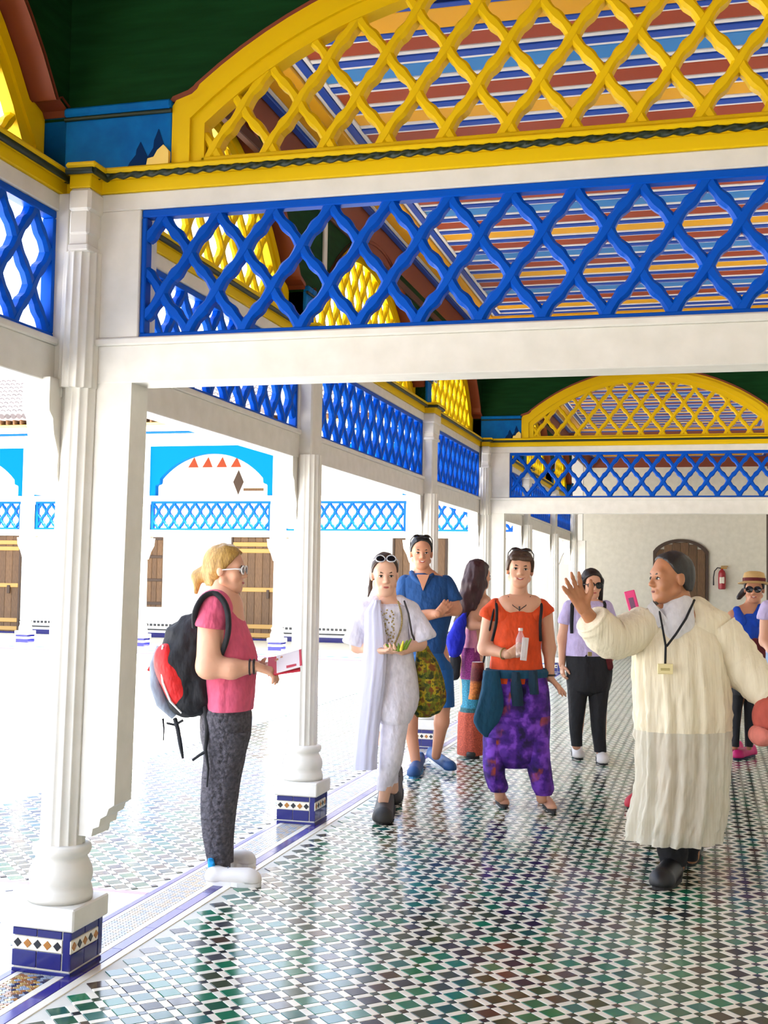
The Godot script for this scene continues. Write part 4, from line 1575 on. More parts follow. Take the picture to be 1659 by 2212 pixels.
func orange_woman() -> void:
	var w := figure("smiling woman in an orange top and purple tie-dye harem trousers walking towards the viewer", 1130, 1740)
	var g := Geo.new()
	blob(g, [
		[J(1120, 1325), J(1120, 1400), 0.115, 0.11, 1.4], [J(1120, 1400), J(1118, 1480), 0.11, 0.14, 1.3], [J(1122, 1260), J(1121, 1315), 0.052, 0.058], [J(1078, 1318), J(1163, 1318), 0.060, 0.060, 1.1], [J(1094, 1306, 0.015), J(1150, 1306, 0.015), 0.066, 0.066], [J(1106, 1316, 0.045), J(1138, 1316, 0.045), 0.060, 0.060],
		[J(1062, 1325), J(1048, 1400, 0.02), 0.060, 0.050], [J(1048, 1400, 0.02), J(1098, 1414, 0.17), 0.046, 0.030],
		[J(1176, 1322), J(1186, 1400, -0.02), 0.055, 0.046], [J(1186, 1400, -0.02), J(1188, 1464, 0.02), 0.042, 0.030],
		[J(1090, 1500), J(1072, 1620, 0.06), 0.085, 0.06], [J(1072, 1620, 0.06), J(1080, 1722, 0.04), 0.05, 0.036],
		[J(1150, 1500), J(1162, 1620, 0.10), 0.085, 0.06], [J(1162, 1620, 0.10), J(1170, 1725, 0.10), 0.05, 0.036]], 0.014, 0.03)
	var t := head(g, J(1123, 1231, 0.02), 0.25, -0.05, -0.05, -0.06)
	hand(g, J(1098, 1414, 0.17), J(1124, 1400, 0.20) - J(1098, 1414, 0.17), V(0.2, 0.3, -0.9), -1.0, [0.65, 0.7, 0.75, 0.8], 0.1, 0.9, 0.9)
	hand(g, J(1188, 1464, 0.02), J(1222, 1500, 0.06) - J(1188, 1464, 0.02), V(-0.5, -0.8, -0.2), 1.0, [0.02, 0.05, 0.15, 0.2], 0.12, 0.92, 0.2)
	for e in [[1076, 1716, 1088, 1742], [1172, 1722, 1190, 1752]]:
		var hp := G(e[0], e[1] + 4) + V(0, 0.045, 0)
		var tp := G(e[2], e[3]) + V(0, 0.022, 0)
		blob(g, [[hp, tp, 0.036, 0.026, 1.0], [hp.lerp(tp, 0.6), tp + V(0.02, 0, 0), 0.03, 0.02]], 0.009, 0.02)
	put(w, "body", g, mats.skin)
	face(t, mats.lips, mats.hair_brown, 1.0)
	hair(t, mats.hair_brown, -0.006, 0.012, -0.075, [[V(-0.05, 0.07, 0.070), V(0.05, 0.068, 0.072), 0.018, 0.018], [V(-0.070, 0.05, 0.03), V(-0.078, -0.005, 0.005), 0.014, 0.008], [V(0.070, 0.05, 0.03), V(0.078, -0.005, 0.005), 0.014, 0.008]])
	glasses(t, 0.128, 0.02, mats.dark_shoe, mats.lens_dark, -1.2, 1.0)
	g = Geo.new()
	g.tube([J(1098, 1288, 0.05), J(1108, 1308, 0.10), J(1122, 1318, 0.125), J(1136, 1308, 0.10), J(1146, 1288, 0.05)], [0.003, 0.003, 0.003, 0.003, 0.003], 6)
	g.tube([J(1122, 1310, 0.125), J(1122, 1320, 0.13)], [0.006, 0.004], 6)
	put(w, "necklace", g, mats.dark_bead)
	# gathered top: body of the top below the scooped neckline
	var top := loft([[1084, 1156, 1296, 0, 0.055], [1066, 1174, 1310, 0, 0.088], [1066, 1171, 1340, 0.01, 0.125], [1064, 1170, 1375, 0.02, 0.145], [1062, 1168, 1405, 0.015, 0.14], [1058, 1172, 1440, 0.01, 0.15], [1056, 1176, 1474, 0.01, 0.155]], 48, 11, 0.022, 0.9)
	put(w, "top", top, mats.orange_cloth)
	g = Geo.new()
	blob(g, [[J(1072, 1312), J(1056, 1330, 0.01), 0.062, 0.068], [J(1168, 1312), J(1180, 1326, 0.0), 0.060, 0.062], [J(1080, 1316, 0.03), J(1086, 1332, 0.06), 0.045, 0.05], [J(1162, 1316, 0.03), J(1158, 1332, 0.06), 0.045, 0.05]], 0.011, 0.02, 0.005, [[J(1050, 1337), V(-0.5, -1, 0)], [J(1188, 1325), V(0.6, -1, 0)], [J(1092, 1318, 0.05), V(1, 0.45, 0)] if false else [J(1050, 1337), V(-0.5, -1, 0)]])
	put(w, "sleeves", g, mats.orange_cloth)
	for e in [[1071, 1296], [1168, 1298]]:
		put(w, "bag_strap", strip_cloth([J(e[0], e[1], 0.03), J(e[0] + 2, 1315, 0.085), J(e[0] + (1 if e[0] < 1100 else -1), 1345, 0.125), J(e[0] - (8 if e[0] < 1100 else 0), 1385, 0.10)], [0.010, 0.010, 0.010, 0.010], 0.004, V(1, 0, 0)), mats.black_cloth)
	# harem trousers
	g = loft([[1056, 1180, 1458, 0, 0.16], [1054, 1186, 1500, 0.01, 0.165], [1048, 1187, 1560, 0.03, 0.165], [1044, 1186, 1610, 0.05, 0.15], [1052, 1180, 1640, 0.06, 0.12], [1080, 1150, 1658, 0.06, 0.06]], 48, 10, 0.03, 0.5)
	var a := loft([[1044, 1108, 1590, 0.06, 0.11], [1043, 1094, 1640, 0.07, 0.10], [1046, 1091, 1675, 0.06, 0.09], [1054, 1098, 1700, 0.05, 0.075], [1060, 1094, 1710, 0.04, 0.05]], 32, 6, 0.04, 1.5)
	var b := loft([[1124, 1186, 1590, 0.07, 0.11], [1134, 1189, 1640, 0.10, 0.10], [1142, 1193, 1675, 0.11, 0.095], [1150, 1197, 1704, 0.10, 0.08], [1157, 1192, 1717, 0.10, 0.05]], 32, 6, 0.04, 2.5)
	for q in [a, b]:
		g.v.append_array(q.v); g.n.append_array(q.n)
	put(w, "trousers", g, mats.tie_dye)
	# jacket tied round the waist
	put(w, "jacket_band", loft([[1050, 1180, 1444, 0.01, 0.165], [1048, 1184, 1452, 0.01, 0.172], [1050, 1182, 1462, 0.01, 0.168]], 40, 6, 0.015, 0.2), mats.denim)
	g = loft([[1044, 1078, 1448, 0.15, 0.03], [1040, 1082, 1480, 0.17, 0.035], [1032, 1086, 1520, 0.18, 0.035], [1022, 1078, 1556, 0.18, 0.03], [1034, 1060, 1580, 0.18, 0.02], [1046, 1054, 1592, 0.18, 0.012]], 32, 5, 0.08, 0.9)
	put(w, "jacket_tail", g, mats.denim)
	g = loft([[1106, 1122, 1452, 0.18, 0.025], [1104, 1128, 1490, 0.185, 0.025], [1108, 1130, 1525, 0.18, 0.02]], 24, 4, 0.1, 0.4)
	a = loft([[1142, 1160, 1448, 0.17, 0.025], [1142, 1162, 1480, 0.18, 0.025], [1145, 1163, 1500, 0.18, 0.02]], 24, 4, 0.1, 1.4)
	g.v.append_array(a.v); g.n.append_array(a.n)
	put(w, "jacket_sleeves", g, mats.denim_dark)
	band(J(1187, 1458, 0.01), V(0, 1, 0), 0.036, 0.007, mats.dark_bead, "watch")
	band(J(1088, 1412, 0.145), V(1, -0.1, 0.9), 0.036, 0.005, mats.gold_bead, "bracelet")
	for e in [[1074, 1712, 1090, 1748], [1168, 1718, 1196, 1758]]:
		g = Geo.new()
		var h0 := G(e[0], e[1])
		var h1 := G(e[2], e[3])
		var z := (h1 - h0).normalized()
		var x := Vector3.UP.cross(z)
		var pl := PackedVector2Array()
		var ln := h0.distance_to(h1)
		for i in 24:
			var th := TAU * i / 24
			pl.append(Vector2(sin(th) * (0.042 if cos(th) > 0 else 0.034), ln * 0.5 + cos(th) * (ln * 0.5 + 0.01)))
		g.plate(pl, 0.0, 0.018, Transform3D(Basis(x, z, Vector3.UP), h0))
		g.outward(0)
		put(w, "sandal_sole", g, mats.sole_dark)
		g = Geo.new()
		var md := h0.lerp(h1, 0.62) + V(0, 0.035, 0)
		g.tube([md - x * 0.042 - V(0, 0.02, 0), md + V(0, 0.022, 0), md + x * 0.042 - V(0, 0.02, 0)], [0.009, 0.009, 0.009], 8)
		put(w, "sandal_strap", g, mats.beige)
	var p := prop("water_bottle", "small clear bottle with white paper in the hand of the woman in orange", "bottle", J(1126, 1424, 0.22))
	g = Geo.new()
	var c := J(1124, 1420, 0.225)
	g.lathe([Vector2(0, 0), Vector2(0.03, 0.0), Vector2(0.032, 0.02), Vector2(0.032, 0.12), Vector2(0.014, 0.16), Vector2(0.013, 0.175), Vector2(0, 0.175)], c, 20)
	add(p, "bottle_body", g, mats.clear)
	g = Geo.new()
	g.lathe([Vector2(0, 0.172), Vector2(0.015, 0.172), Vector2(0.015, 0.19), Vector2(0, 0.19)], c, 16)
	add(p, "cap", g, mats.white_gloss)
	g = Geo.new()
	g.slab(Transform3D(Basis(Vector3.UP, 0.5) * Basis(Vector3.BACK, -0.12), J(1133, 1402, 0.20)), V(0.05, 0.15, 0.006), 0.002)
	add(p, "paper", g, mats.paper)
	p = prop("patchwork_bag", "dark red and orange patchwork bag at the left hip of the woman in orange", "bag", J(1032, 1512, 0.05))
	g = loft([[1020, 1044, 1430, 0.04, 0.05], [1017, 1046, 1460, 0.05, 0.06], [1015, 1042, 1492, 0.05, 0.06], [1012, 1036, 1510, 0.05, 0.05]], 28, 4, 0.04, 0.4, true, [Color(0.30, 0.05, 0.03), Color(0.18, 0.02, 0.02), Color(0.75, 0.22, 0.03), Color(0.8, 0.28, 0.04)])
	add(p, "bag_body", g, mats.patch_cloth)
	g = Geo.new()
	g.tube([J(1044, 1432, 0.05), J(1052, 1390, 0.02), J(1062, 1340, 0.09), J(1071, 1298, 0.04)], [0.007, 0.007, 0.007, 0.007], 8)
	add(p, "strap", g, mats.black_cloth)


func lavender_woman() -> void:
	var w := figure("dark-haired woman in a lavender T-shirt, sunglasses and black trousers, behind the guide's raised hand", 1273, 1644)
	var g := Geo.new()
	blob(g, [
		[J(1272, 1315), J(1272, 1400), 0.10, 0.10, 1.4], [J(1272, 1400), J(1272, 1460), 0.11, 0.13, 1.3], [J(1276, 1275), J(1274, 1308), 0.05, 0.055], [J(1240, 1312), J(1304, 1312), 0.056, 0.056],
		[J(1228, 1316), J(1215, 1380), 0.052, 0.044], [J(1215, 1380), J(1214, 1436, 0.02), 0.04, 0.029],
		[J(1312, 1316), J(1322, 1375, -0.03), 0.052, 0.044], [J(1322, 1375, -0.03), J(1318, 1425, 0.05), 0.04, 0.029],
		[J(1252, 1470), J(1245, 1610), 0.08, 0.04], [J(1292, 1470), J(1298, 1625), 0.08, 0.04]], 0.014, 0.03)
	var t := head(g, J(1278, 1262), 0.235, 0.15, 0.12)
	hand(g, J(1214, 1436, 0.02), V(0.05, -1, 0.15), V(1, 0, -0.2), 1.0, [0.4, 0.45, 0.5, 0.5], 0.05, 0.85)
	hand(g, J(1318, 1425, 0.05), V(-0.4, -0.8, 0.2), V(-1, 0, -0.2), -1.0, [0.4, 0.45, 0.5, 0.5], 0.05, 0.85)
	put(w, "body", g, mats.skin)
	face(t, mats.lips, mats.hair_black, 0.0, true)
	hair(t, mats.hair_dark, 0.004, 0.013, -0.3, [[V(-0.078, 0.03, 0.01), V(-0.085, -0.16, -0.01), 0.028, 0.020], [V(0.078, 0.03, 0.01), V(0.085, -0.16, -0.01), 0.028, 0.020], [V(0, -0.02, -0.08), V(0, -0.18, -0.06), 0.07, 0.05]])
	glasses(t, 0.002, 0.095, mats.black_gloss, mats.lens_dark, 0.0, 1.05)
	put(w, "shirt", loft([[1252, 1296, 1298, 0, 0.06], [1224, 1318, 1308, 0, 0.10], [1226, 1314, 1340, 0.01, 0.12], [1224, 1314, 1380, 0.02, 0.125], [1221, 1318, 1416, 0.02, 0.135]], 40, 8, 0.022, 0.9), mats.lilac)
	g = Geo.new()
	blob(g, [[J(1232, 1312), J(1221, 1342), 0.062, 0.064], [J(1308, 1312), J(1318, 1342), 0.062, 0.064]], 0.011, 0.02, 0.004, [[J(1221, 1349), V(-0.2, -1, 0)], [J(1319, 1349), V(0.2, -1, 0)]])
	put(w, "sleeves", g, mats.lilac)
	for e in [1236, 1306]:
		put(w, "bag_strap", strip_cloth([J(e, 1300, 0.03), J(e, 1315, 0.09), J(e - 1, 1345, 0.12), J(e - 1, 1368, 0.10)], [0.016, 0.016, 0.016, 0.014], 0.005, V(1, 0, 0)), mats.black_cloth)
	g = loft([[1222, 1317, 1408, 0.01, 0.14], [1223, 1322, 1450, 0.01, 0.15], [1226, 1316, 1490, 0.01, 0.14], [1240, 1302, 1502, 0.01, 0.07]], 36, 7, 0.02, 0.3)
	var a := loft([[1225, 1270, 1480, 0.01, 0.10], [1228, 1264, 1530, 0.03, 0.085], [1230, 1258, 1575, 0.02, 0.07], [1234, 1258, 1611, 0.0, 0.055]], 28, 5, 0.03, 1.3)
	var b := loft([[1270, 1317, 1480, 0.01, 0.10], [1274, 1311, 1530, 0.04, 0.085], [1278, 1308, 1580, 0.04, 0.07], [1284, 1310, 1624, 0.03, 0.055]], 28, 5, 0.03, 2.3)
	for q in [a, b]:
		g.v.append_array(q.v); g.n.append_array(q.n)
	put(w, "trousers", g, mats.black_cloth)
	g = Geo.new()
	g.slab(Transform3D(Basis(), J(1274, 1413, 0.155)), V(0.035, 0.035, 0.012), 0.004)
	put(w, "belt_buckle", g, mats.gold_bead)
	shoe(G(1243, 1612), G(1250, 1642), 0.095, 0.10, mats.white_shoe, mats.sole_dark)
	shoe(G(1297, 1626), G(1303, 1654), 0.095, 0.10, mats.white_shoe, mats.sole_dark)
	var p := prop("waist_bag", "dark red waist bag at the hip of the woman in lavender", "bag", J(1316, 1445, 0.08))
	g = Geo.new()
	blob(g, [[J(1312, 1418, 0.09), J(1316, 1440, 0.09), 0.035, 0.035]], 0.010, 0.02)
	add(p, "pouch", g, mats.maroon)


func guide() -> void:
	var w := figure("guide in a long cream djellaba with a lanyard, raising one hand, head turned aside", 1450, 1888)
	var g := Geo.new()
	blob(g, [
		[J(1465, 1345), J(1468, 1450), 0.135, 0.14, 1.2], [J(1468, 1450), J(1470, 1560), 0.14, 0.14, 1.2], [J(1462, 1270), J(1468, 1335), 0.062, 0.068], [J(1408, 1342), J(1535, 1342), 0.072, 0.072],
		[J(1396, 1348, 0.02), J(1318, 1392, 0.14), 0.06, 0.052], [J(1318, 1392, 0.14), J(1266, 1322, 0.22), 0.048, 0.034],
		[J(1548, 1350), J(1598, 1440, 0.04), 0.06, 0.05], [J(1598, 1440, 0.04), J(1662, 1512, 0.16), 0.046, 0.032],
		[J(1450, 1580, 0.03), J(1450, 1720, 0.08), 0.09, 0.066], [J(1450, 1720, 0.08), J(1462, 1870, 0.03), 0.06, 0.04],
		[J(1488, 1580), J(1495, 1720, -0.04), 0.09, 0.066], [J(1495, 1720, -0.04), J(1494, 1850, -0.16), 0.06, 0.04]], 0.014, 0.03)
	var t := head(g, J(1448, 1249, 0.02), 0.262, -1.32, 0.03, 0.0, 1.05)
	hand(g, J(1262, 1315, 0.225), J(1232, 1258, 0.23) - J(1262, 1315, 0.225), V(0.25, 0.15, 0.95), 1.0, [0.05, 0.06, 0.08, 0.10], 0.32, 1.12, 0.1)
	hand(g, J(1662, 1512, 0.16), V(0.2, -1, 0.2), V(-1, 0, 0.3), -1.0, [0.6, 0.6, 0.6, 0.6], 0.05, 1.0)
	put(w, "body", g, mats.skin_guide)
	face(t, mats.lips_dark, mats.hair_black)
	hair(t, mats.hair_grey, -0.010, 0.006, -0.06, [])
	# short beard on the chin
	g = Geo.new()
	var f := Field.new(V(-0.06, -0.14, -0.0), V(0.06, -0.06, 0.10), 0.006, 0.012)
	f.ball(V(0, -0.100, 0.064), V(0.024, 0.018, 0.020))
	f.into(g, t)
	put(w, "beard", g, mats.hair_grey)
	# inner shirt, robe
	g = Geo.new()
	blob(g, [[J(1466, 1316, 0.02), J(1462, 1350, 0.07), 0.088, 0.095, 1.1], [J(1420, 1330, 0.05), J(1455, 1370, 0.115), 0.035, 0.05]], 0.012, 0.02, 0.0)
	put(w, "inner_shirt", g, mats.shirt_white)
	for e in [-1.0, 1.0]:
		g = Geo.new()
		g.plate(PackedVector2Array([Vector2(0, -0.03), Vector2(0.09 * e, 0.075), Vector2(0.115 * e, 0.045), Vector2(0.055 * e, -0.065)]), -0.004, 0.004, Transform3D(Basis(Vector3.UP, 0.30 * e) * Basis(Vector3.RIGHT, -0.25), J(1447, 1330, 0.125)))
		g.outward(0)
		put(w, "shirt_collar", g, mats.shirt_white)
	var robe := loft([[1398, 1536, 1342, 0, 0.115, 0.0], [1378, 1556, 1356, 0.0, 0.135, 0.006], [1369, 1566, 1395, 0.02, 0.165, 0.03], [1370, 1572, 1460, 0.03, 0.185, 0.05], [1373, 1576, 1530, 0.03, 0.195, 0.065], [1375, 1575, 1575, 0.03, 0.20, 0.07]], 120, 15, 0.03, 0.6, false)
	var sheer := loft([[1375, 1575, 1575, 0.03, 0.20, 0.07], [1376, 1573, 1630, 0.03, 0.20, 0.08], [1374, 1568, 1700, 0.03, 0.21, 0.09], [1364, 1562, 1765, 0.03, 0.22, 0.10], [1358, 1550, 1812, 0.03, 0.225, 0.11]], 120, 15, 0.03, 0.6, false)
	put(w, "sheer_skirt", sheer, mats.sheer)
	var under := loft([[1392, 1560, 1500, 0.03, 0.165], [1390, 1562, 1540, 0.03, 0.17], [1390, 1562, 1578, 0.03, 0.172]], 60, 9, 0.03, 1.6, false)
	put(w, "under_tunic", under, mats.cream_cloth)
	put(w, "djellaba", robe, mats.cream_cloth)
	# shoulders of the robe with the open neck, hood at the back
	g = Geo.new()
	blob(g, [[J(1400, 1350, 0.01), J(1438, 1326, 0.0), 0.085, 0.055, 1.0], [J(1545, 1352), J(1492, 1318, 0.0), 0.088, 0.062, 1.0], [J(1412, 1348, 0.03), J(1404, 1400, 0.05), 0.07, 0.06], [J(1528, 1345, 0.02), J(1530, 1400, 0.04), 0.08, 0.075], [J(1505, 1312, -0.05), J(1535, 1345, -0.06), 0.055, 0.08], [J(1500, 1322, 0.03), J(1518, 1350, 0.06), 0.055, 0.07], [J(1440, 1330, -0.08), J(1505, 1320, -0.08), 0.06, 0.07]], 0.012, 0.03, 0.008)
	put(w, "robe_yoke", g, mats.cream_cloth)
	g = limb([J(1392, 1352, 0.02), J(1352, 1372, 0.09), J(1318, 1378, 0.14), J(1288, 1350, 0.19), J(1276, 1336, 0.21)], [0.105, 0.106, 0.108, 0.098, 0.082], 28, 0.035)
	put(w, "sleeve", g, mats.cream_cloth)
	g = limb([J(1548, 1362), J(1582, 1405, 0.03), J(1612, 1448, 0.07), J(1648, 1485, 0.13), J(1668, 1505, 0.16)], [0.115, 0.115, 0.110, 0.100, 0.085], 24, 0.04)
	put(w, "sleeve", g, mats.cream_cloth)
	g = loft([[1418, 1482, 1800, 0.05, 0.08], [1420, 1486, 1840, 0.05, 0.07], [1428, 1482, 1868, 0.04, 0.06]], 24, 4, 0.03, 1.0)
	var b := loft([[1462, 1520, 1780, -0.14, 0.08], [1468, 1512, 1830, -0.16, 0.07], [1472, 1506, 1856, -0.16, 0.06]], 24, 4, 0.03, 2.0)
	g.v.append_array(b.v); g.n.append_array(b.n)
	put(w, "trousers", g, mats.black_cloth)
	shoe(G(1462, 1880), G(1425, 1924), 0.12, 0.11, mats.black_shoe, mats.sole_dark)
	shoe(G(1500, 1840), G(1478, 1872), 0.115, 0.11, mats.black_shoe, mats.sole_dark)
	# lanyard and badge
	g = Geo.new()
	g.tube([J(1424, 1318, 0.10), J(1430, 1350, 0.155), J(1438, 1395, 0.205), J(1437, 1434, 0.215)], [0.005, 0.005, 0.006, 0.006], 6)
	g.tube([J(1500, 1296, 0.05), J(1482, 1336, 0.16), J(1460, 1370, 0.195), J(1440, 1396, 0.207)], [0.006, 0.006, 0.006, 0.006], 6)
	put(w, "lanyard", g, mats.black_cloth)
	g = Geo.new()
	g.slab(Transform3D(Basis(Vector3.RIGHT, 0.05), J(1437, 1445, 0.222)), V(0.078, 0.052, 0.006), 0.003)
	put(w, "badge", g, mats.badge)
	g = Geo.new()
	g.slab(Transform3D(Basis(Vector3.RIGHT, 0.05), J(1437, 1446, 0.226)), V(0.045, 0.012, 0.004), 0.001)
	put(w, "badge_print", g, mats.badge_print)
	# cap held in the lowered hand
	var p := prop("pink_cap", "salmon pink peaked cap held in the guide's lowered hand at the right edge", "cap", J(1650, 1600, 0.2))
	g = Geo.new()
	f = Field.new(J(1650, 1560, 0.2) - V(0.16, 0.16, 0.16), J(1650, 1560, 0.2) + V(0.2, 0.16, 0.16), 0.009, 0.02)
	f.ball(J(1662, 1548, 0.2), V(0.085, 0.105, 0.085))
	f.carve(J(1685, 1545, 0.2), V(0.075, 0.10, 0.075))
	f.into(g)
	add(p, "crown", g, mats.salmon_dark)
	g = Geo.new()
	f = Field.new(J(1645, 1590, 0.2) - V(0.14, 0.12, 0.17), J(1645, 1590, 0.2) + V(0.14, 0.12, 0.17), 0.009, 0.02)
	f.ball(J(1645, 1588, 0.21), V(0.062, 0.056, 0.095))
	f.carve(J(1668, 1568, 0.20), V(0.075, 0.06, 0.10))
	f.into(g)
	add(p, "peak", g, mats.salmon)


func hat_woman() -> void:
	var w := figure("woman in a straw hat, sleeveless blue top and black trousers at the right edge", 1600, 1640)
	var g := Geo.new()
	blob(g, [
		[J(1610, 1330), J(1608, 1400), 0.10, 0.10, 1.4], [J(1608, 1400), J(1606, 1470), 0.11, 0.13, 1.3], [J(1628, 1285), J(1618, 1325), 0.05, 0.056], [J(1590, 1330), J(1638, 1326), 0.056, 0.056],
		[J(1640, 1335), J(1632, 1392, 0.08), 0.05, 0.043], [J(1632, 1392, 0.08), J(1592, 1412, 0.16), 0.04, 0.029],
		[J(1582, 1332), J(1574, 1390, -0.02), 0.05, 0.043], [J(1574, 1390, -0.02), J(1580, 1430, 0.10), 0.04, 0.029],
		[J(1594, 1470), J(1588, 1615), 0.06, 0.026], [J(1622, 1470), J(1618, 1615), 0.06, 0.026]], 0.014, 0.03)
	var t := head(g, J(1629, 1273), 0.235, -0.35, 0.05)
	hand(g, J(1592, 1412, 0.16), V(-0.9, -0.2, 0.3), V(0, -0.3, -1), -1.0, [0.4, 0.4, 0.4, 0.4], 0.1, 0.87)
	hand(g, J(1580, 1430, 0.10), V(0.6, -0.5, 0.3), V(0, -0.3, -1), 1.0, [0.4, 0.4, 0.4, 0.4], 0.1, 0.87)
	put(w, "body", g, mats.skin_tan)
	face(t, mats.lips, mats.hair_black, 1.0, true)
	hair(t, mats.hair_dark, 0.004, 0.010, -0.10, [[V(-0.085, -0.02, -0.03), V(-0.13, -0.075, -0.02), 0.03, 0.022]])
	glasses(t, 0.004, 0.095, mats.black_gloss, mats.lens_dark, 0.0, 1.05)
	var tt := t * Transform3D(Basis(Vector3.RIGHT, -0.12), V(0, 0.045, -0.01))
	g = Geo.new()
	var pr := [Vector2(0.135, 0.0), Vector2(0.137, 0.006), Vector2(0.094, 0.020), Vector2(0.092, 0.060), Vector2(0.082, 0.095), Vector2(0.05, 0.108), Vector2(0, 0.11)]
	g.lathe(pr, Vector3.ZERO, 36)
	for i in g.v.size():
		g.v[i] = tt * g.v[i]
		g.n[i] = (tt.basis * g.n[i]).normalized()
	put(w, "straw_hat", g, mats.straw)
	g = Geo.new()
	g.lathe([Vector2(0.0965, 0.022), Vector2(0.0965, 0.05), Vector2(0.09, 0.05)], Vector3.ZERO, 36)
	for i in g.v.size():
		g.v[i] = tt * g.v[i]
		g.n[i] = (tt.basis * g.n[i]).normalized()
	put(w, "hat_band", g, mats.maroon)
	put(w, "top", loft([[1594, 1636, 1325, 0, 0.075], [1584, 1640, 1338, 0.01, 0.105], [1578, 1640, 1365, 0.02, 0.125], [1580, 1636, 1400, 0.02, 0.12], [1578, 1638, 1432, 0.01, 0.13]], 40, 6, 0.015, 0.9), mats.blue_top)
	g = Geo.new()
	blob(g, [[J(1592, 1318, 0.02), J(1600, 1345, 0.08), 0.035, 0.055], [J(1642, 1312, 0.02), J(1630, 1345, 0.08), 0.032, 0.055]], 0.010, 0.02)
	put(w, "shoulder_straps", g, mats.blue_top)
	g = loft([[1578, 1638, 1425, 0.01, 0.14], [1577, 1640, 1465, 0.01, 0.15], [1580, 1636, 1500, 0.01, 0.13]], 36, 5, 0.02, 0.3)
	var a := loft([[1577, 1608, 1480, 0.0, 0.09], [1578, 1600, 1540, 0.0, 0.075], [1580, 1596, 1612, 0.0, 0.055]], 26, 4, 0.02, 1.3)
	var b := loft([[1606, 1638, 1480, 0.0, 0.09], [1608, 1632, 1540, 0.0, 0.075], [1610, 1626, 1612, 0.0, 0.055]], 26, 4, 0.02, 2.3)
	for q in [a, b]:
		g.v.append_array(q.v); g.n.append_array(q.n)
	put(w, "trousers", g, mats.black_cloth)
	shoe(G(1598, 1624), G(1568, 1634), 0.095, 0.10, mats.magenta_shoe, mats.navy_sole)
	shoe(G(1628, 1632), G(1588, 1642), 0.095, 0.10, mats.magenta_shoe, mats.navy_sole)
	var p := prop("maroon_bag", "maroon shoulder bag at the side of the woman in the straw hat", "bag", J(1638, 1438, 0.12))
	g = Geo.new()
	blob(g, [[J(1630, 1395, 0.14), J(1636, 1428, 0.14), 0.065, 0.075, 1.5], [J(1650, 1395, 0.12), J(1652, 1425, 0.12), 0.06, 0.065, 1.5]], 0.010, 0.02, 0.004)
	add(p, "bag_body", g, mats.maroon)


func edge_visitor() -> void:
	var w := figure("visitor at the right edge of whom only a lilac sleeve and an arm show", 1706, 1672)
	var g := Geo.new()
	blob(g, [
		[J(1696, 1325), J(1698, 1400), 0.11, 0.11, 1.3], [J(1698, 1400), J(1698, 1470), 0.11, 0.13, 1.3], [J(1696, 1265), J(1696, 1315), 0.052, 0.058], [J(1664, 1315), J(1728, 1315), 0.06, 0.06],
		[J(1656, 1322), J(1652, 1385, 0.02), 0.052, 0.044], [J(1652, 1385, 0.02), J(1668, 1410, 0.18), 0.04, 0.029],
		[J(1736, 1322), J(1744, 1390), 0.052, 0.044], [J(1744, 1390), J(1740, 1450, 0.05), 0.04, 0.029],
		[J(1682, 1470), J(1682, 1655), 0.08, 0.04], [J(1714, 1470), J(1714, 1655), 0.08, 0.04]], 0.016, 0.03)
	var t := head(g, J(1696, 1246), 0.235, -0.5)
	hand(g, J(1668, 1410, 0.18), V(0.6, 0.2, 0.3), V(0, 0, -1), 1.0, [0.4, 0.4, 0.4, 0.4], 0.1, 0.87)
	hand(g, J(1740, 1450, 0.05), V(0, -1, 0.1), V(-1, 0, 0), -1.0, [0.4, 0.4, 0.4, 0.4], 0.1, 0.87)
	put(w, "body", g, mats.skin)
	face(t, mats.lips, mats.hair_brown)
	hair(t, mats.hair_brown, 0.004, 0.012, -0.10, [])
	put(w, "shirt", loft([[1676, 1716, 1300, 0, 0.07], [1652, 1740, 1312, 0, 0.11], [1654, 1738, 1350, 0.01, 0.13], [1656, 1738, 1410, 0.02, 0.135]], 36, 6, 0.02, 0.4), mats.lilac)
	g = Geo.new()
	blob(g, [[J(1660, 1314), J(1652, 1332), 0.066, 0.062], [J(1732, 1314), J(1740, 1335), 0.066, 0.062]], 0.012, 0.02, 0.004, [[J(1650, 1340), V(-0.2, -1, 0)]])
	put(w, "sleeves", g, mats.lilac)
	g = loft([[1656, 1738, 1400, 0.01, 0.14], [1655, 1740, 1450, 0.01, 0.15], [1660, 1736, 1490, 0.01, 0.13]], 32, 5, 0.02, 0.3)
	var a := loft([[1660, 1700, 1475, 0.0, 0.10], [1666, 1698, 1550, 0.0, 0.08], [1670, 1694, 1652, 0.0, 0.06]], 26, 4, 0.02, 1.3)
	var b := loft([[1698, 1738, 1475, 0.0, 0.10], [1700, 1732, 1550, 0.0, 0.08], [1702, 1726, 1652, 0.0, 0.06]], 26, 4, 0.02, 2.3)
	for q in [a, b]:
		g.v.append_array(q.v); g.n.append_array(q.n)
	put(w, "jeans", g, mats.jeans_pale)
	shoe(G(1682, 1652), G(1674, 1680), 0.095, 0.10, mats.white_shoe, mats.sole_dark)
	shoe(G(1714, 1656), G(1708, 1684), 0.095, 0.10, mats.white_shoe, mats.sole_dark)


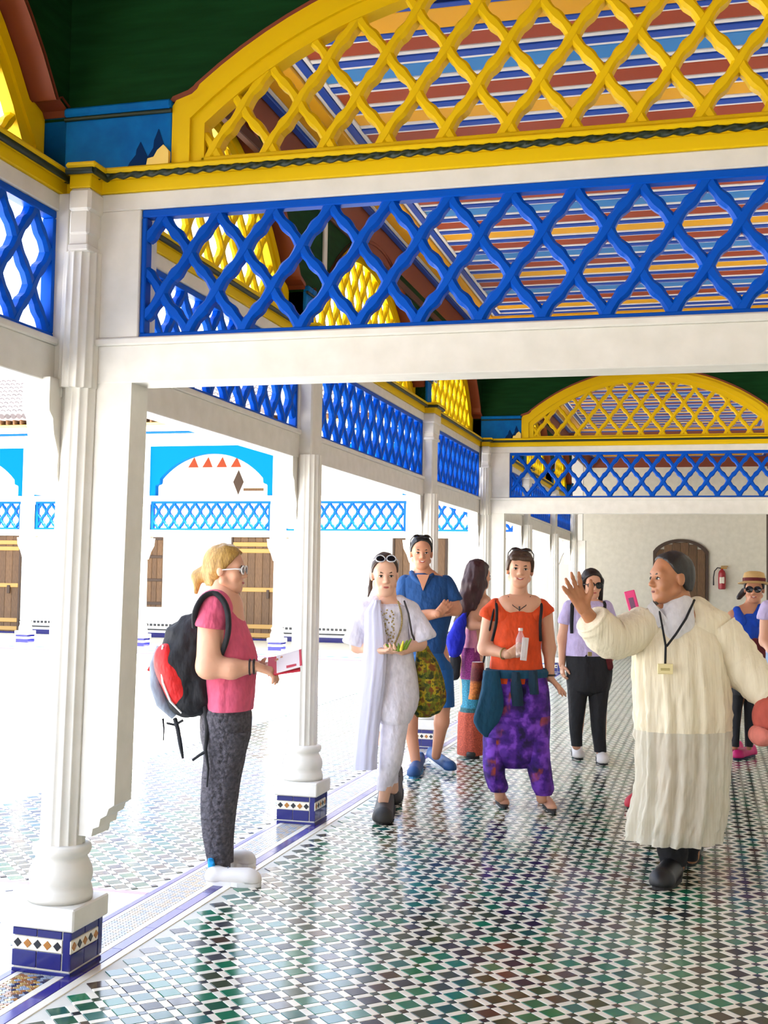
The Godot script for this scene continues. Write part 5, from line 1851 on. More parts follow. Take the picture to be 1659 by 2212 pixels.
func hidden_visitor() -> void:
	var w := figure("visitor almost hidden behind the guide, one hand holding up a pink phone", 1432, 1738)
	var g := Geo.new()
	blob(g, [
		[J(1446, 1345), J(1446, 1420), 0.10, 0.10, 1.4], [J(1446, 1420), J(1446, 1500), 0.11, 0.13, 1.3], [J(1446, 1290), J(1446, 1335), 0.05, 0.055], [J(1416, 1342), J(1478, 1342), 0.055, 0.055],
		[J(1414, 1346), J(1398, 1400, 0.06), 0.05, 0.043], [J(1398, 1400, 0.06), J(1374, 1348, 0.16), 0.04, 0.028],
		[J(1480, 1346), J(1492, 1410), 0.05, 0.043], [J(1492, 1410), J(1480, 1460, 0.1), 0.04, 0.028],
		[J(1428, 1500), J(1400, 1720), 0.085, 0.04], [J(1464, 1500), J(1460, 1720), 0.085, 0.04]], 0.016, 0.03)
	var t := head(g, J(1448, 1264), 0.20, -0.2)
	hand(g, J(1374, 1348, 0.16), J(1369, 1318, 0.17) - J(1374, 1348, 0.16), V(-0.2, 0, 1), 1.0, [0.7, 0.7, 0.7, 0.7], 0.05, 0.85, 0.6)
	hand(g, J(1480, 1460, 0.1), V(-0.4, -0.8, 0.2), V(-1, 0, 0), -1.0, [0.4, 0.4, 0.4, 0.4], 0.1, 0.87)
	put(w, "body", g, mats.skin)
	face(t, mats.lips, mats.hair_brown)
	hair(t, mats.hair_brown, 0.006, 0.010, -0.10, [])
	put(w, "shirt", loft([[1430, 1464, 1330, 0, 0.065], [1408, 1486, 1340, 0, 0.10], [1408, 1486, 1390, 0.01, 0.12], [1406, 1490, 1450, 0.02, 0.13]], 32, 5, 0.02, 0.4), mats.rose_red)
	g = loft([[1404, 1488, 1440, 0.01, 0.135], [1400, 1492, 1500, 0.01, 0.15], [1404, 1486, 1540, 0.01, 0.13]], 32, 5, 0.02, 0.3)
	var a := loft([[1400, 1444, 1520, 0.0, 0.10], [1388, 1424, 1620, 0.0, 0.08], [1384, 1414, 1714, 0.0, 0.06]], 26, 4, 0.02, 1.3)
	var b := loft([[1444, 1490, 1520, 0.0, 0.10], [1444, 1482, 1620, 0.0, 0.08], [1446, 1476, 1714, 0.0, 0.06]], 26, 4, 0.02, 2.3)
	for q in [a, b]:
		g.v.append_array(q.v); g.n.append_array(q.n)
	put(w, "trousers", g, mats.black_cloth)
	shoe(G(1392, 1722), G(1362, 1750), 0.095, 0.09, mats.rose_red, mats.sole_dark)
	shoe(G(1462, 1726), G(1450, 1752), 0.095, 0.09, mats.rose_red, mats.sole_dark)
	var p := prop("phone", "bright pink phone held up just left of the guide's shoulder", "phone", J(1370, 1318, 0.18))
	g = Geo.new()
	var pt := Transform3D(Basis(Vector3.BACK, 0.27) * Basis(Vector3.UP, -0.5), J(1365, 1299, 0.19))
	g.slab(pt, V(0.074, 0.145, 0.010), 0.006)
	add(p, "case", g, mats.hot_pink)
	g = Geo.new()
	g.slab(pt * Transform3D(Basis(), V(0.0, -0.012, 0.0045)), V(0.034, 0.075, 0.004), 0.001)
	add(p, "panel", g, mats.dusky_pink)


func cloth(called: String, color: Color, rough := 0.85) -> void:
	mat(called, color, rough, {"albedo_texture": mats_weave, "uv1_triplanar": true, "uv1_scale": Vector3(2.2, 1.1, 2.2), "heightmap_enabled": true, "heightmap_texture": mats_crease, "heightmap_scale": 1.6})


var mats_weave: NoiseTexture2D
var mats_crease: NoiseTexture2D


func figure_materials() -> void:
	mats_crease = grain(0.018, 61, Color(0, 0, 0), Color(1, 1, 1), Vector3.ONE, 256)
	mats_weave = grain(0.05, 21, Color(0.86, 0.86, 0.86), Color(1, 1, 1), Vector3.ONE, 256)
	for q in [["skin", Color(0.83, 0.62, 0.50)], ["skin_pale", Color(0.87, 0.68, 0.57)], ["skin_tan", Color(0.76, 0.53, 0.40)], ["skin_guide", Color(0.68, 0.45, 0.30)]]:
		mat(q[0], q[1], 0.5, {"subsurf_scatter_enabled": true, "subsurf_scatter_strength": 0.06})
	mat("lips", Color(0.66, 0.30, 0.28), 0.45)
	mat("lips_dark", Color(0.50, 0.26, 0.22), 0.5)
	mat("eye_white", Color(0.92, 0.90, 0.88), 0.25)
	mat("eye_dark", Color(0.10, 0.07, 0.05), 0.15)
	for q in [["hair_blonde", Color(0.84, 0.68, 0.34)], ["hair_brown", Color(0.36, 0.26, 0.18)], ["hair_black", Color(0.11, 0.09, 0.08)], ["hair_dark", Color(0.17, 0.12, 0.10)], ["hair_auburn", Color(0.28, 0.13, 0.14)], ["hair_grey", Color(0.20, 0.19, 0.18)]]:
		mat(q[0], q[1], 0.5, {"albedo_texture": grain(0.03, 30, Color(0.55, 0.5, 0.48), Color(1, 1, 1), Vector3.ONE, 256) if q[0] != "hair_blonde" else grain(0.03, 31, Color(0.50, 0.42, 0.36), Color(1, 1, 1), Vector3.ONE, 256), "uv1_triplanar": true, "uv1_scale": Vector3(22, 3, 22)})
	cloth("pink", Color(0.88, 0.37, 0.49))
	cloth("heather", Color(0.42, 0.40, 0.43))
	mats.heather.albedo_texture = grain(0.03, 17, Color(0.42, 0.42, 0.44), Color(1.0, 1.0, 1.0), Vector3.ONE, 256)
	mats.heather.uv1_scale = Vector3(5, 5, 5)
	cloth("black_cloth", Color(0.10, 0.10, 0.115))
	cloth("scarlet", Color(0.85, 0.08, 0.08), 0.6)
	cloth("grey_cloth", Color(0.52, 0.55, 0.60))
	cloth("white_cloth", Color(0.95, 0.93, 0.97))
	mats.white_cloth.backlight_enabled = true
	mats.white_cloth.backlight = Color(0.3, 0.29, 0.32)
	mat("gauze", Color(0.86, 0.86, 0.95), 0.9, {"backlight_enabled": true, "backlight": Color(0.35, 0.35, 0.38)})
	cloth("polo_blue", Color(0.03, 0.26, 0.48))
	cloth("shorts_blue", Color(0.03, 0.33, 0.58))
	cloth("pink_pale_cloth", Color(0.90, 0.58, 0.70))
	mat("patch_cloth", Color(1, 1, 1), 0.85, {"vertex_color_use_as_albedo": true, "albedo_texture": grain(0.04, 23, Color(0.55, 0.5, 0.55), Color(1, 1, 1), Vector3.ONE, 256), "uv1_triplanar": true, "uv1_scale": Vector3(6, 6, 6)})
	cloth("royal_cloth", Color(0.03, 0.10, 0.70))
	cloth("orange_cloth", Color(0.90, 0.30, 0.08))
	mat("tie_dye", Color(1, 1, 1), 0.85, {"albedo_texture": tie_dye(), "uv1_triplanar": true, "uv1_scale": Vector3(1.5, 1.5, 1.5), "uv1_offset": Vector3(0.3, 0.1, 0.0)})
	cloth("denim", Color(0.05, 0.30, 0.42))
	cloth("denim_dark", Color(0.07, 0.20, 0.28))
	cloth("lilac", Color(0.80, 0.74, 0.90))
	cloth("maroon", Color(0.38, 0.06, 0.09))
	cloth("cream_cloth", Color(0.96, 0.92, 0.82))
	mats.cream_cloth.albedo_texture = grain(0.02, 27, Color(0.90, 0.88, 0.84), Color(1, 1, 1), Vector3.ONE, 256)
	mats.cream_cloth.uv1_scale = Vector3(5, 0.5, 5)
	mats.cream_cloth.heightmap_scale = 0.8
	mat("sheer", Color(0.95, 0.93, 0.86, 0.72), 0.9, {"transparency": BaseMaterial3D.TRANSPARENCY_ALPHA, "albedo_texture": mats.cream_cloth.albedo_texture, "uv1_triplanar": true, "uv1_scale": Vector3(14, 0.8, 14)})
	cloth("shirt_white", Color(0.90, 0.89, 0.90))
	cloth("blue_top", Color(0.02, 0.28, 0.75))
	cloth("jeans_pale", Color(0.62, 0.72, 0.86))
	cloth("salmon", Color(0.90, 0.52, 0.46))
	cloth("salmon_dark", Color(0.78, 0.36, 0.30))
	mat("olive_print", Color(1, 1, 1), 0.85, {"albedo_texture": olive_print(), "uv1_triplanar": true, "uv1_scale": Vector3(3, 3, 3)})
	mat("gold_bead", Color(0.62, 0.54, 0.34), 0.4, {"metallic": 0.3})
	mat("dark_bead", Color(0.16, 0.11, 0.09), 0.5)
	mat("orange_bead", Color(0.90, 0.30, 0.06), 0.4)
	mat("leaf", Color(0.40, 0.52, 0.05), 0.5)
	mat("lemon", Color(0.88, 0.82, 0.20), 0.5)
	mat("leather_dark", Color(0.20, 0.17, 0.16), 0.6)
	mat("beige", Color(0.72, 0.60, 0.48), 0.6)
	mat("white_gloss", Color(0.90, 0.89, 0.88), 0.3)
	mat("pearl", Color(0.80, 0.80, 0.82), 0.25)
	mat("lens_dark", Color(0.03, 0.03, 0.05), 0.08)
	mat("black_gloss", Color(0.03, 0.03, 0.03), 0.2)
	mat("white_shoe", Color(0.86, 0.84, 0.82), 0.6)
	mat("dark_shoe", Color(0.16, 0.15, 0.14), 0.6)
	mat("black_shoe", Color(0.06, 0.055, 0.065), 0.45)
	mat("blue_shoe", Color(0.03, 0.24, 0.44), 0.6)
	mat("sole_blue", Color(0.20, 0.48, 0.66), 0.6)
	mat("sole_dark", Color(0.12, 0.11, 0.11), 0.7)
	mat("magenta_shoe", Color(0.80, 0.05, 0.42), 0.5)
	mat("navy_sole", Color(0.10, 0.08, 0.22), 0.6)
	mat("cyan", Color(0.02, 0.60, 0.88), 0.5)
	mat("paper", Color(0.92, 0.88, 0.88), 0.6)
	mat("rose_red", Color(0.78, 0.16, 0.24), 0.6)
	mat("hot_pink", Color(0.90, 0.16, 0.46), 0.4)
	mat("dusky_pink", Color(0.45, 0.25, 0.38), 0.4)
	mat("badge", Color(0.92, 0.86, 0.64), 0.4)
	mat("badge_print", Color(0.75, 0.68, 0.45), 0.5)
	mat("straw", Color(0.78, 0.64, 0.40), 0.7, {"albedo_texture": mats_weave, "uv1_triplanar": true, "uv1_scale": Vector3(12, 12, 12)})
	mat("clear", Color(0.9, 0.92, 0.95, 0.12), 0.05, {"transparency": BaseMaterial3D.TRANSPARENCY_ALPHA})


func tie_dye() -> ImageTexture:
	var a := FastNoiseLite.new()
	a.seed = 41
	a.frequency = 0.022
	a.fractal_octaves = 4
	var b := FastNoiseLite.new()
	b.seed = 43
	b.frequency = 0.008
	var im := Image.create(256, 256, false, Image.FORMAT_RGB8)
	for y in 256:
		for x in 256:
			var n := a.get_noise_2d(x, y)
			var m := b.get_noise_2d(x, y * 0.7)
			var c := Color(0.24, 0.08, 0.48).lerp(Color(0.52, 0.28, 0.80), smoothstep(-0.1, 0.45, n))
			c = c.lerp(Color(0.10, 0.04, 0.22), smoothstep(0.15, 0.5, -n))
			c = c.lerp(Color(0.72, 0.30, 0.05), smoothstep(0.36, 0.52, m))
			im.set_pixel(x, y, c)
	return ImageTexture.create_from_image(im)


func olive_print() -> ImageTexture:
	var a := FastNoiseLite.new()
	a.seed = 51
	a.frequency = 0.02
	a.fractal_octaves = 3
	var im := Image.create(256, 256, false, Image.FORMAT_RGB8)
	for y in 256:
		for x in 256:
			var n := a.get_noise_2d(x * 1.2, y * 0.7)
			var m := a.get_noise_2d(x + 500, y)
			var c := Color(0.36, 0.40, 0.04).lerp(Color(0.70, 0.60, 0.06), smoothstep(-0.05, 0.2, n))
			c = c.lerp(Color(0.12, 0.20, 0.05), smoothstep(0.1, 0.3, m))
			c = c.lerp(Color(0.45, 0.24, 0.06), smoothstep(0.15, 0.35, -m))
			im.set_pixel(x, y, c)
	return ImageTexture.create_from_image(im)


# the front of the far gallery across the court, seen from outside
func far_front() -> void:
	var zf := -18.7
	var xs := [-14.6, -11.6, -8.9, -5.9, -3.07, -1.55, -0.35]
	var words := ["outermost at left edge of frame", "second from left, before a brown door", "third from left, right of the front fluted column", "behind the second fluted column of the gallery", "behind the man in the blue polo shirt", "slim one near the court's far corner", "in the far corner where the galleries meet"]
	for k in range(1, xs.size()):
		var x: float = xs[k]
		var o := thing("far_column", "distant white court column, " + words[k], "column", Vector3(x, 0, zf), 0.0, "columns on the far side of the court")
		put(o, "plinth", boxed(Vector3(-0.14, 0, -0.14), Vector3(0.14, 0.17, 0.14), 0.004), mats.cobalt)
		put(o, "tile_band", boxed(Vector3(-0.143, 0.08, -0.143), Vector3(0.143, 0.125, 0.143), 0.002), mats.tile_white)
		put(o, "plinth_slab", boxed(Vector3(-0.16, 0.17, -0.16), Vector3(0.16, 0.25, 0.16), 0.006), mats.white)
		var g := Geo.new()
		g.lathe([Vector2(0, 0.25), Vector2(0.14, 0.25), Vector2(0.14, 0.32), Vector2(0.11, 0.4), Vector2(0.13, 0.44), Vector2(0.1, 0.47), Vector2(0.095, H1), Vector2(0, H1)], Vector3.ZERO, 48, 12, 0.04)
		put(o, "shaft", g, mats.white)
		g = Geo.new()
		for s in [-1.0, 1.0]:
			g.plate(PackedVector2Array([Vector2(0.06 * s, 2.24), Vector2(0.06 * s, 1.8), Vector2(0.10 * s, 1.8), Vector2(0.15 * s, 1.95), Vector2(0.22 * s, 2.08), Vector2(0.24 * s, 2.24)]), -0.07, 0.05)
		put(o, "bracket", g, mats.white)
		put(o, "pilaster", boxed(Vector3(-0.17, H1, -0.12), Vector3(0.17, 2.95, 0.09), 0.01), mats.white)
		put(o, "upper_pilaster", boxed(Vector3(-0.13, 3.1, -0.1), Vector3(0.13, 4.16, 0.09), 0.01), mats.white)
		if k == 0:
			continue
	for k in xs.size() - 1:
		var a: float = xs[k]
		var b: float = xs[k + 1]
		var o := thing("far_arcade_screen", "distant court arcade bay, blue spandrel over blue lattice, " + ["at the left edge", "left of the front fluted column", "above the backpack woman", "between second and third gallery columns", "narrow, behind the man in blue", "narrowest, by the corner post"][k], "arcade screen", Vector3(0, 0, zf), 0.0, "arcade bays on the far side of the court")
		put(o, "lower_beam", boxed(Vector3(a, 2.28, -0.1), Vector3(b, 2.41, 0.06), 0.01), mats.white)
		put(o, "upper_beam", boxed(Vector3(a, 3.01, -0.1), Vector3(b, 3.12, 0.08), 0.01), mats.white)
		put(o, "stile", boxed(Vector3(a, 2.41, -0.1), Vector3(a + 0.17, 3.01, 0.06), 0.004), mats.white)
		put(o, "stile", boxed(Vector3(b - 0.17, 2.41, -0.1), Vector3(b, 3.01, 0.06), 0.004), mats.white)
		var g := Geo.new()
		g.box(Vector3(a + 0.17, 2.41, -0.05), Vector3(b - 0.17, 2.45, 0.03), 0.004)
		g.box(Vector3(a + 0.17, 2.965, -0.05), Vector3(b - 0.17, 3.01, 0.03), 0.004)
		g.box(Vector3(a + 0.17, 2.45, -0.05), Vector3(a + 0.23, 2.965, 0.03), 0.004)
		g.box(Vector3(b - 0.23, 2.45, -0.05), Vector3(b - 0.17, 2.965, 0.03), 0.004)
		var fr := put(o, "lattice_frame", g, mats.blue)
		rect_lattice(fr, Transform3D(), Vector2(a + 0.2, 2.42), Vector2(b - 0.2, 3.0), 0.235, (a + b) / 2, 2.43, 0.185, 0.024, -0.04, 0.02, mats.blue)
		var top := 4.16
		var mid := (a + b) / 2
		var half := (b - a) / 2 - 0.26
		g = Geo.new()
		var p := PackedVector2Array([Vector2(a, 3.12), Vector2(a, top), Vector2(b, top), Vector2(b, 3.12)])
		var r := half * 1.22
		var peak := 4.0 if half > 0.8 else 3.9
		var ar := arch_outline(mid, half, r, peak - r, 3.12, 3.36, 0.10)
		ar.reverse()
		for q in ar:
			p.append(q)
		g.plate(p, -0.12, 0.03)
		put(o, "spandrel", g, mats.sky_blue)
		put(o, "frieze", boxed(Vector3(a, top, -0.15), Vector3(b, 4.42, 0.1), 0.01), mats.white)
		put(o, "eave_band", boxed(Vector3(a, 4.42, -0.15), Vector3(b, 4.46, 0.16), 0.01), mats.blue)
		put(o, "eave_board", boxed(Vector3(a, 4.46, -0.15), Vector3(b, 4.60, 0.22), 0.02), mats.cream)
		put(o, "eave_fillet", boxed(Vector3(a, 4.60, -0.15), Vector3(b, 4.64, 0.26), 0.008), mats.yellow_pale)
		g = Geo.new()
		var n := int((b - a) / 0.16)
		for i in n:
			g.box(Vector3(a + (b - a) * (i + 0.3) / n, 4.64, -0.1), Vector3(a + (b - a) * (i + 0.55) / n, 4.74, 0.30), 0.01)
		put(o, "rafter_ends", g, mats.wood).set_meta("kind", "stuff")
	# roof of half-round tiles
	var rf := thing("tiled_roof", "pale pinkish roof of half-round tiles over the far side of the court", "roof", Vector3(0, 0, zf))
	var g := Geo.new()
	var y0 := 4.74
	var y1 := 6.0
	g.plate(PackedVector2Array([Vector2(0.38, y0), Vector2(0.38, y0 + 0.04), Vector2(-2.2, y1 + 0.04), Vector2(-2.2, y0)]), -15.0, 0.2, Transform3D(Basis(Vector3(0, 0, 1), Vector3.UP, Vector3(1, 0, 0)), Vector3()))
	g.outward(0)
	put(rf, "roof_deck", g, mats.pink_pale)
	var tube := Geo.new()
	tube.tube([Vector3(0, 0, 0), Vector3(0, 0.0, -0.34)], [0.062, 0.048], 10)
	var spots := []
	var cols := PackedColorArray()
	var slope := Vector3(0, y1 - y0, -2.58).normalized()
	var bs := Basis(Vector3.RIGHT, asin(slope.y))
	for i in 112:
		for j in 10:
			spots.append(Transform3D(bs, Vector3(-14.9 + i * 0.135, y0 + 0.06, 0.42) + slope * j * 0.29))
			cols.append(Color(0.105, 0.085, 0.090).lerp(Color(0.045, 0.042, 0.045), rng.randf() * rng.randf()))
	many(rf, "roof_tiles", tube.mesh(), mats.tinted, spots, cols)
	put(rf, "ridge_band", boxed(Vector3(-15, y1 + 0.02, -2.5), Vector3(0.2, y1 + 0.3, -2.2), 0.01), mats.cream)
	put(rf, "ridge_line", boxed(Vector3(-15, y1 + 0.3, -2.5), Vector3(0.2, y1 + 0.42, -2.15), 0.01), mats.blue)
	# its floor and step edging, back wall with doors and a low tiled dado
	var wl := place("wall_far")
	put(wl, "plaster", boxed(Vector3(-15.2, 0, BACK - 0.4), Vector3(-0.12, 5.2, BACK), 0.0), mats.plaster_white)
	put(wl, "skirting", boxed(Vector3(-15.2, 0, BACK), Vector3(-0.1, 0.11, BACK + 0.025), 0.004), mats.cobalt)
	put(wl, "dado_line", boxed(Vector3(-15.2, 0.17, BACK), Vector3(-0.1, 0.20, BACK + 0.018), 0.004), mats.tile_ink)
	g = Geo.new()
	for k in 150:
		g.box(Vector3(-15.2 + k * 0.1, 0.27, BACK), Vector3(-15.2 + k * 0.1 + 0.06, 0.32, BACK + 0.018), 0.003)
	put(wl, "dado_merlons", g, mats.tile_ink).set_meta("kind", "stuff")
	# painted arch tops on the wall, seen through the arch over the court
	for q in [[-7.38, 0]]:
		for k in 4:
			var cx: float = -9.28 + 0.36 * k
			var tg := Geo.new()
			tg.plate(PackedVector2Array([Vector2(-0.13, 0), Vector2(0.13, 0), Vector2(0.02, 0.24)]), 0, 0.012, Transform3D(Basis(), Vector3(cx, 4.03, BACK)))
			put(wl, "painted_merlon", tg, mats.c_brown)
	var star := Geo.new()
	star.plate(PackedVector2Array([Vector2(0, 0.28), Vector2(-0.13, 0), Vector2(0, -0.3), Vector2(0.13, 0)]), 0, 0.012, Transform3D(Basis(), Vector3(-8.13, 3.68, BACK)))
	put(wl, "painted_star", star, mats.wood_dark)
	put(wl, "painted_band", boxed(Vector3(-8.0, 3.47, BACK), Vector3(-7.5, 3.53, BACK + 0.012), 0.002), mats.wood)
	var cl := place("ceiling")
	put(cl, "far_deck", boxed(Vector3(-15.2, TOP + 0.3, BACK), Vector3(-0.1, TOP + 0.45, -18.6), 0.0), mats.white)
	plank_door("door", 1.10, 2.36, false, Vector3(-7.66, 0.02, BACK), true)
	plank_door("door", 1.3, 2.36, false, Vector3(-14.48, 0.02, BACK), true)
	plank_door("door", 1.16, 2.36, false, Vector3(-3.74, 0.02, BACK), false)
	for w in [[-10.27, 0.5], [-10.81, 0.5]]:
		var s := place("window")
		s.position = Vector3(w[0] as float, 0.72, BACK)
		for k in 4:
			put(s, "plank", boxed(Vector3(-0.265 + k * 0.1325, 0, -0.01), Vector3(-0.265 + k * 0.1325 + 0.128, 1.65, 0.04), 0.006), mats.wood if k % 2 else mats.wood2)
		for y in [0.05, 0.6, 1.15, 1.58]:
			put(s, "rail", boxed(Vector3(-0.265, y, 0.03), Vector3(0.265, y + 0.07, 0.06), 0.006), mats.wood_dark)


func shell() -> void:
	# court
	var ct := place("floor")
	put(ct, "court_paving", boxed(Vector3(-15.2, -0.2, -16.7), Vector3(-1.98, -0.012, 9.0), 0.0), mats.court)
	put(ct, "court_margin", boxed(Vector3(-1.98, -0.2, BACK), Vector3(-0.09, -0.0035, -1.02), 0.0), mats.grout)
	put(ct, "court_panel", boxed(Vector3(-1.98, -0.2, -0.98), Vector3(-0.09, -0.001, 9.0), 0.0), mats.court)
	put(ct, "panel_edge", boxed(Vector3(-1.98, -0.1, -1.02), Vector3(-0.09, 0.0, -0.98), 0.0), mats.rose)
	put(ct, "far_paving", boxed(Vector3(-15.2, -0.2, BACK), Vector3(-1.98, 0.0, -16.7), 0.0), mats.court_far)
	var g := Geo.new()
	for i in 7:
		for j in 12:
			var w := Vector3(-0.25 - i * 0.24, 0.0, -0.85 + j * 0.24)
			g.slab(Transform3D(Basis(Vector3.UP, PI / 4), w), Vector3(0.035, 0.006, 0.035), 0.001)
	put(ct, "inlay_stars", g, mats.tile_grey).set_meta("kind", "stuff")
	for q in [[-16.75, -16.62, mats.cobalt_floor2], [-17.35, -17.22, mats.azure], [-17.15, -17.05, mats.tile_white]]:
		put(ct, "step_edging", boxed(Vector3(-15.2, -0.02, q[0]), Vector3(-0.3, 0.012, q[1]), 0.003), q[2])
	put(ct, "yard", boxed(Vector3(-15.2, -0.22, 9.0), Vector3(9, -0.02, 18), 0.0), mats.court)
	# gallery walls
	struct("wall_right", boxed(Vector3(GALLERY, 0, BACK), Vector3(GALLERY + 0.3, TOP + 0.2, 9.0), 0.0), mats.plaster)
	struct("wall_left", boxed(Vector3(-0.3, 0, 3.1), Vector3(0.0, TOP + 0.2, 9.0), 0.0), mats.plaster)
	# the near end of the gallery, with a wide doorway to the yard behind the viewer
	var we := place("wall_front")
	put(we, "pier", boxed(Vector3(-0.3, 0, 9.0), Vector3(0.8, TOP + 0.2, 9.3), 0.0), mats.plaster)
	put(we, "pier", boxed(Vector3(3.0, 0, 9.0), Vector3(GALLERY + 0.3, TOP + 0.2, 9.3), 0.0), mats.plaster)
	put(we, "lintel", boxed(Vector3(0.8, 3.0, 9.0), Vector3(3.0, TOP + 0.2, 9.3), 0.0), mats.plaster)
	var wb := place("wall_back")
	put(wb, "plaster", boxed(Vector3(-0.13, 0, BACK - 0.3), Vector3(GALLERY, TOP + 0.2, BACK), 0.0), mats.plaster)
	put(wb, "skirting", boxed(Vector3(-0.1, 0, BACK), Vector3(GALLERY, 0.1, BACK + 0.02), 0.004), mats.tile_green2)
	plank_door("door", 1.02, 2.34, true, Vector3(1.93, 0.0, BACK), false)
	# a narrow dark leaf standing ajar by the right wall
	var dr := place("door")
	dr.position = Vector3(GALLERY - 0.06, 0, -20.2)
	put(dr, "leaf", boxed(Vector3(-0.04, 0.02, -0.5), Vector3(0.02, 3.0, 0.0), 0.006), mats.wood_dark)
	put(dr, "frame", boxed(Vector3(-0.01, 0, 0.0), Vector3(0.06, 3.1, 0.09), 0.006), mats.wood_red)
	ceiling_hall(9.0, 0.0)
	ceiling_hall(0.0, -9.1)
	ceiling_hall(-9.1, -18.5)
	ceiling_hall(-18.5, BACK)
	var rf := place("roof")
	put(rf, "deck", boxed(Vector3(-0.5, TOP + 0.22, BACK), Vector3(GALLERY + 0.5, TOP + 0.4, 9.0), 0.0), mats.white)
	put(rf, "eave", boxed(Vector3(-0.52, TOP + 0.05, BACK + 3.3), Vector3(-0.13, TOP + 0.22, 9.0), 0.01), mats.white)


func extinguisher() -> void:
	var o := thing("fire_extinguisher", "small red fire extinguisher with black hose on the back wall right of the arched door", "fire extinguisher", Vector3(2.77, 1.36, BACK + 0.09))
	var g := Geo.new()
	g.lathe([Vector2(0, 0), Vector2(0.065, 0.0), Vector2(0.075, 0.02), Vector2(0.075, 0.33), Vector2(0.06, 0.38), Vector2(0.025, 0.41), Vector2(0.025, 0.44), Vector2(0, 0.44)], Vector3.ZERO, 24)
	put(o, "cylinder", g, mats.red)
	put(o, "label_band", boxed(Vector3(-0.05, 0.12, 0.055), Vector3(0.05, 0.26, 0.078), 0.01), mats.tile_white)
	g = Geo.new()
	g.box(Vector3(-0.03, 0.43, -0.03), Vector3(0.10, 0.46, 0.03), 0.005)
	g.box(Vector3(-0.02, 0.47, -0.02), Vector3(0.12, 0.49, 0.02), 0.005)
	put(o, "valve_handle", g, mats.brass)
	g = Geo.new()
	g.tube([Vector3(-0.02, 0.44, 0.02), Vector3(-0.09, 0.45, 0.03), Vector3(-0.15, 0.38, 0.03), Vector3(-0.17, 0.25, 0.03), Vector3(-0.17, 0.08, 0.03)], [0.011, 0.011, 0.011, 0.011, 0.015], 8)
	put(o, "hose", g, mats.rubber)
	put(o, "bracket", boxed(Vector3(-0.04, 0.2, -0.09), Vector3(0.04, 0.34, -0.06), 0.004), mats.rubber)


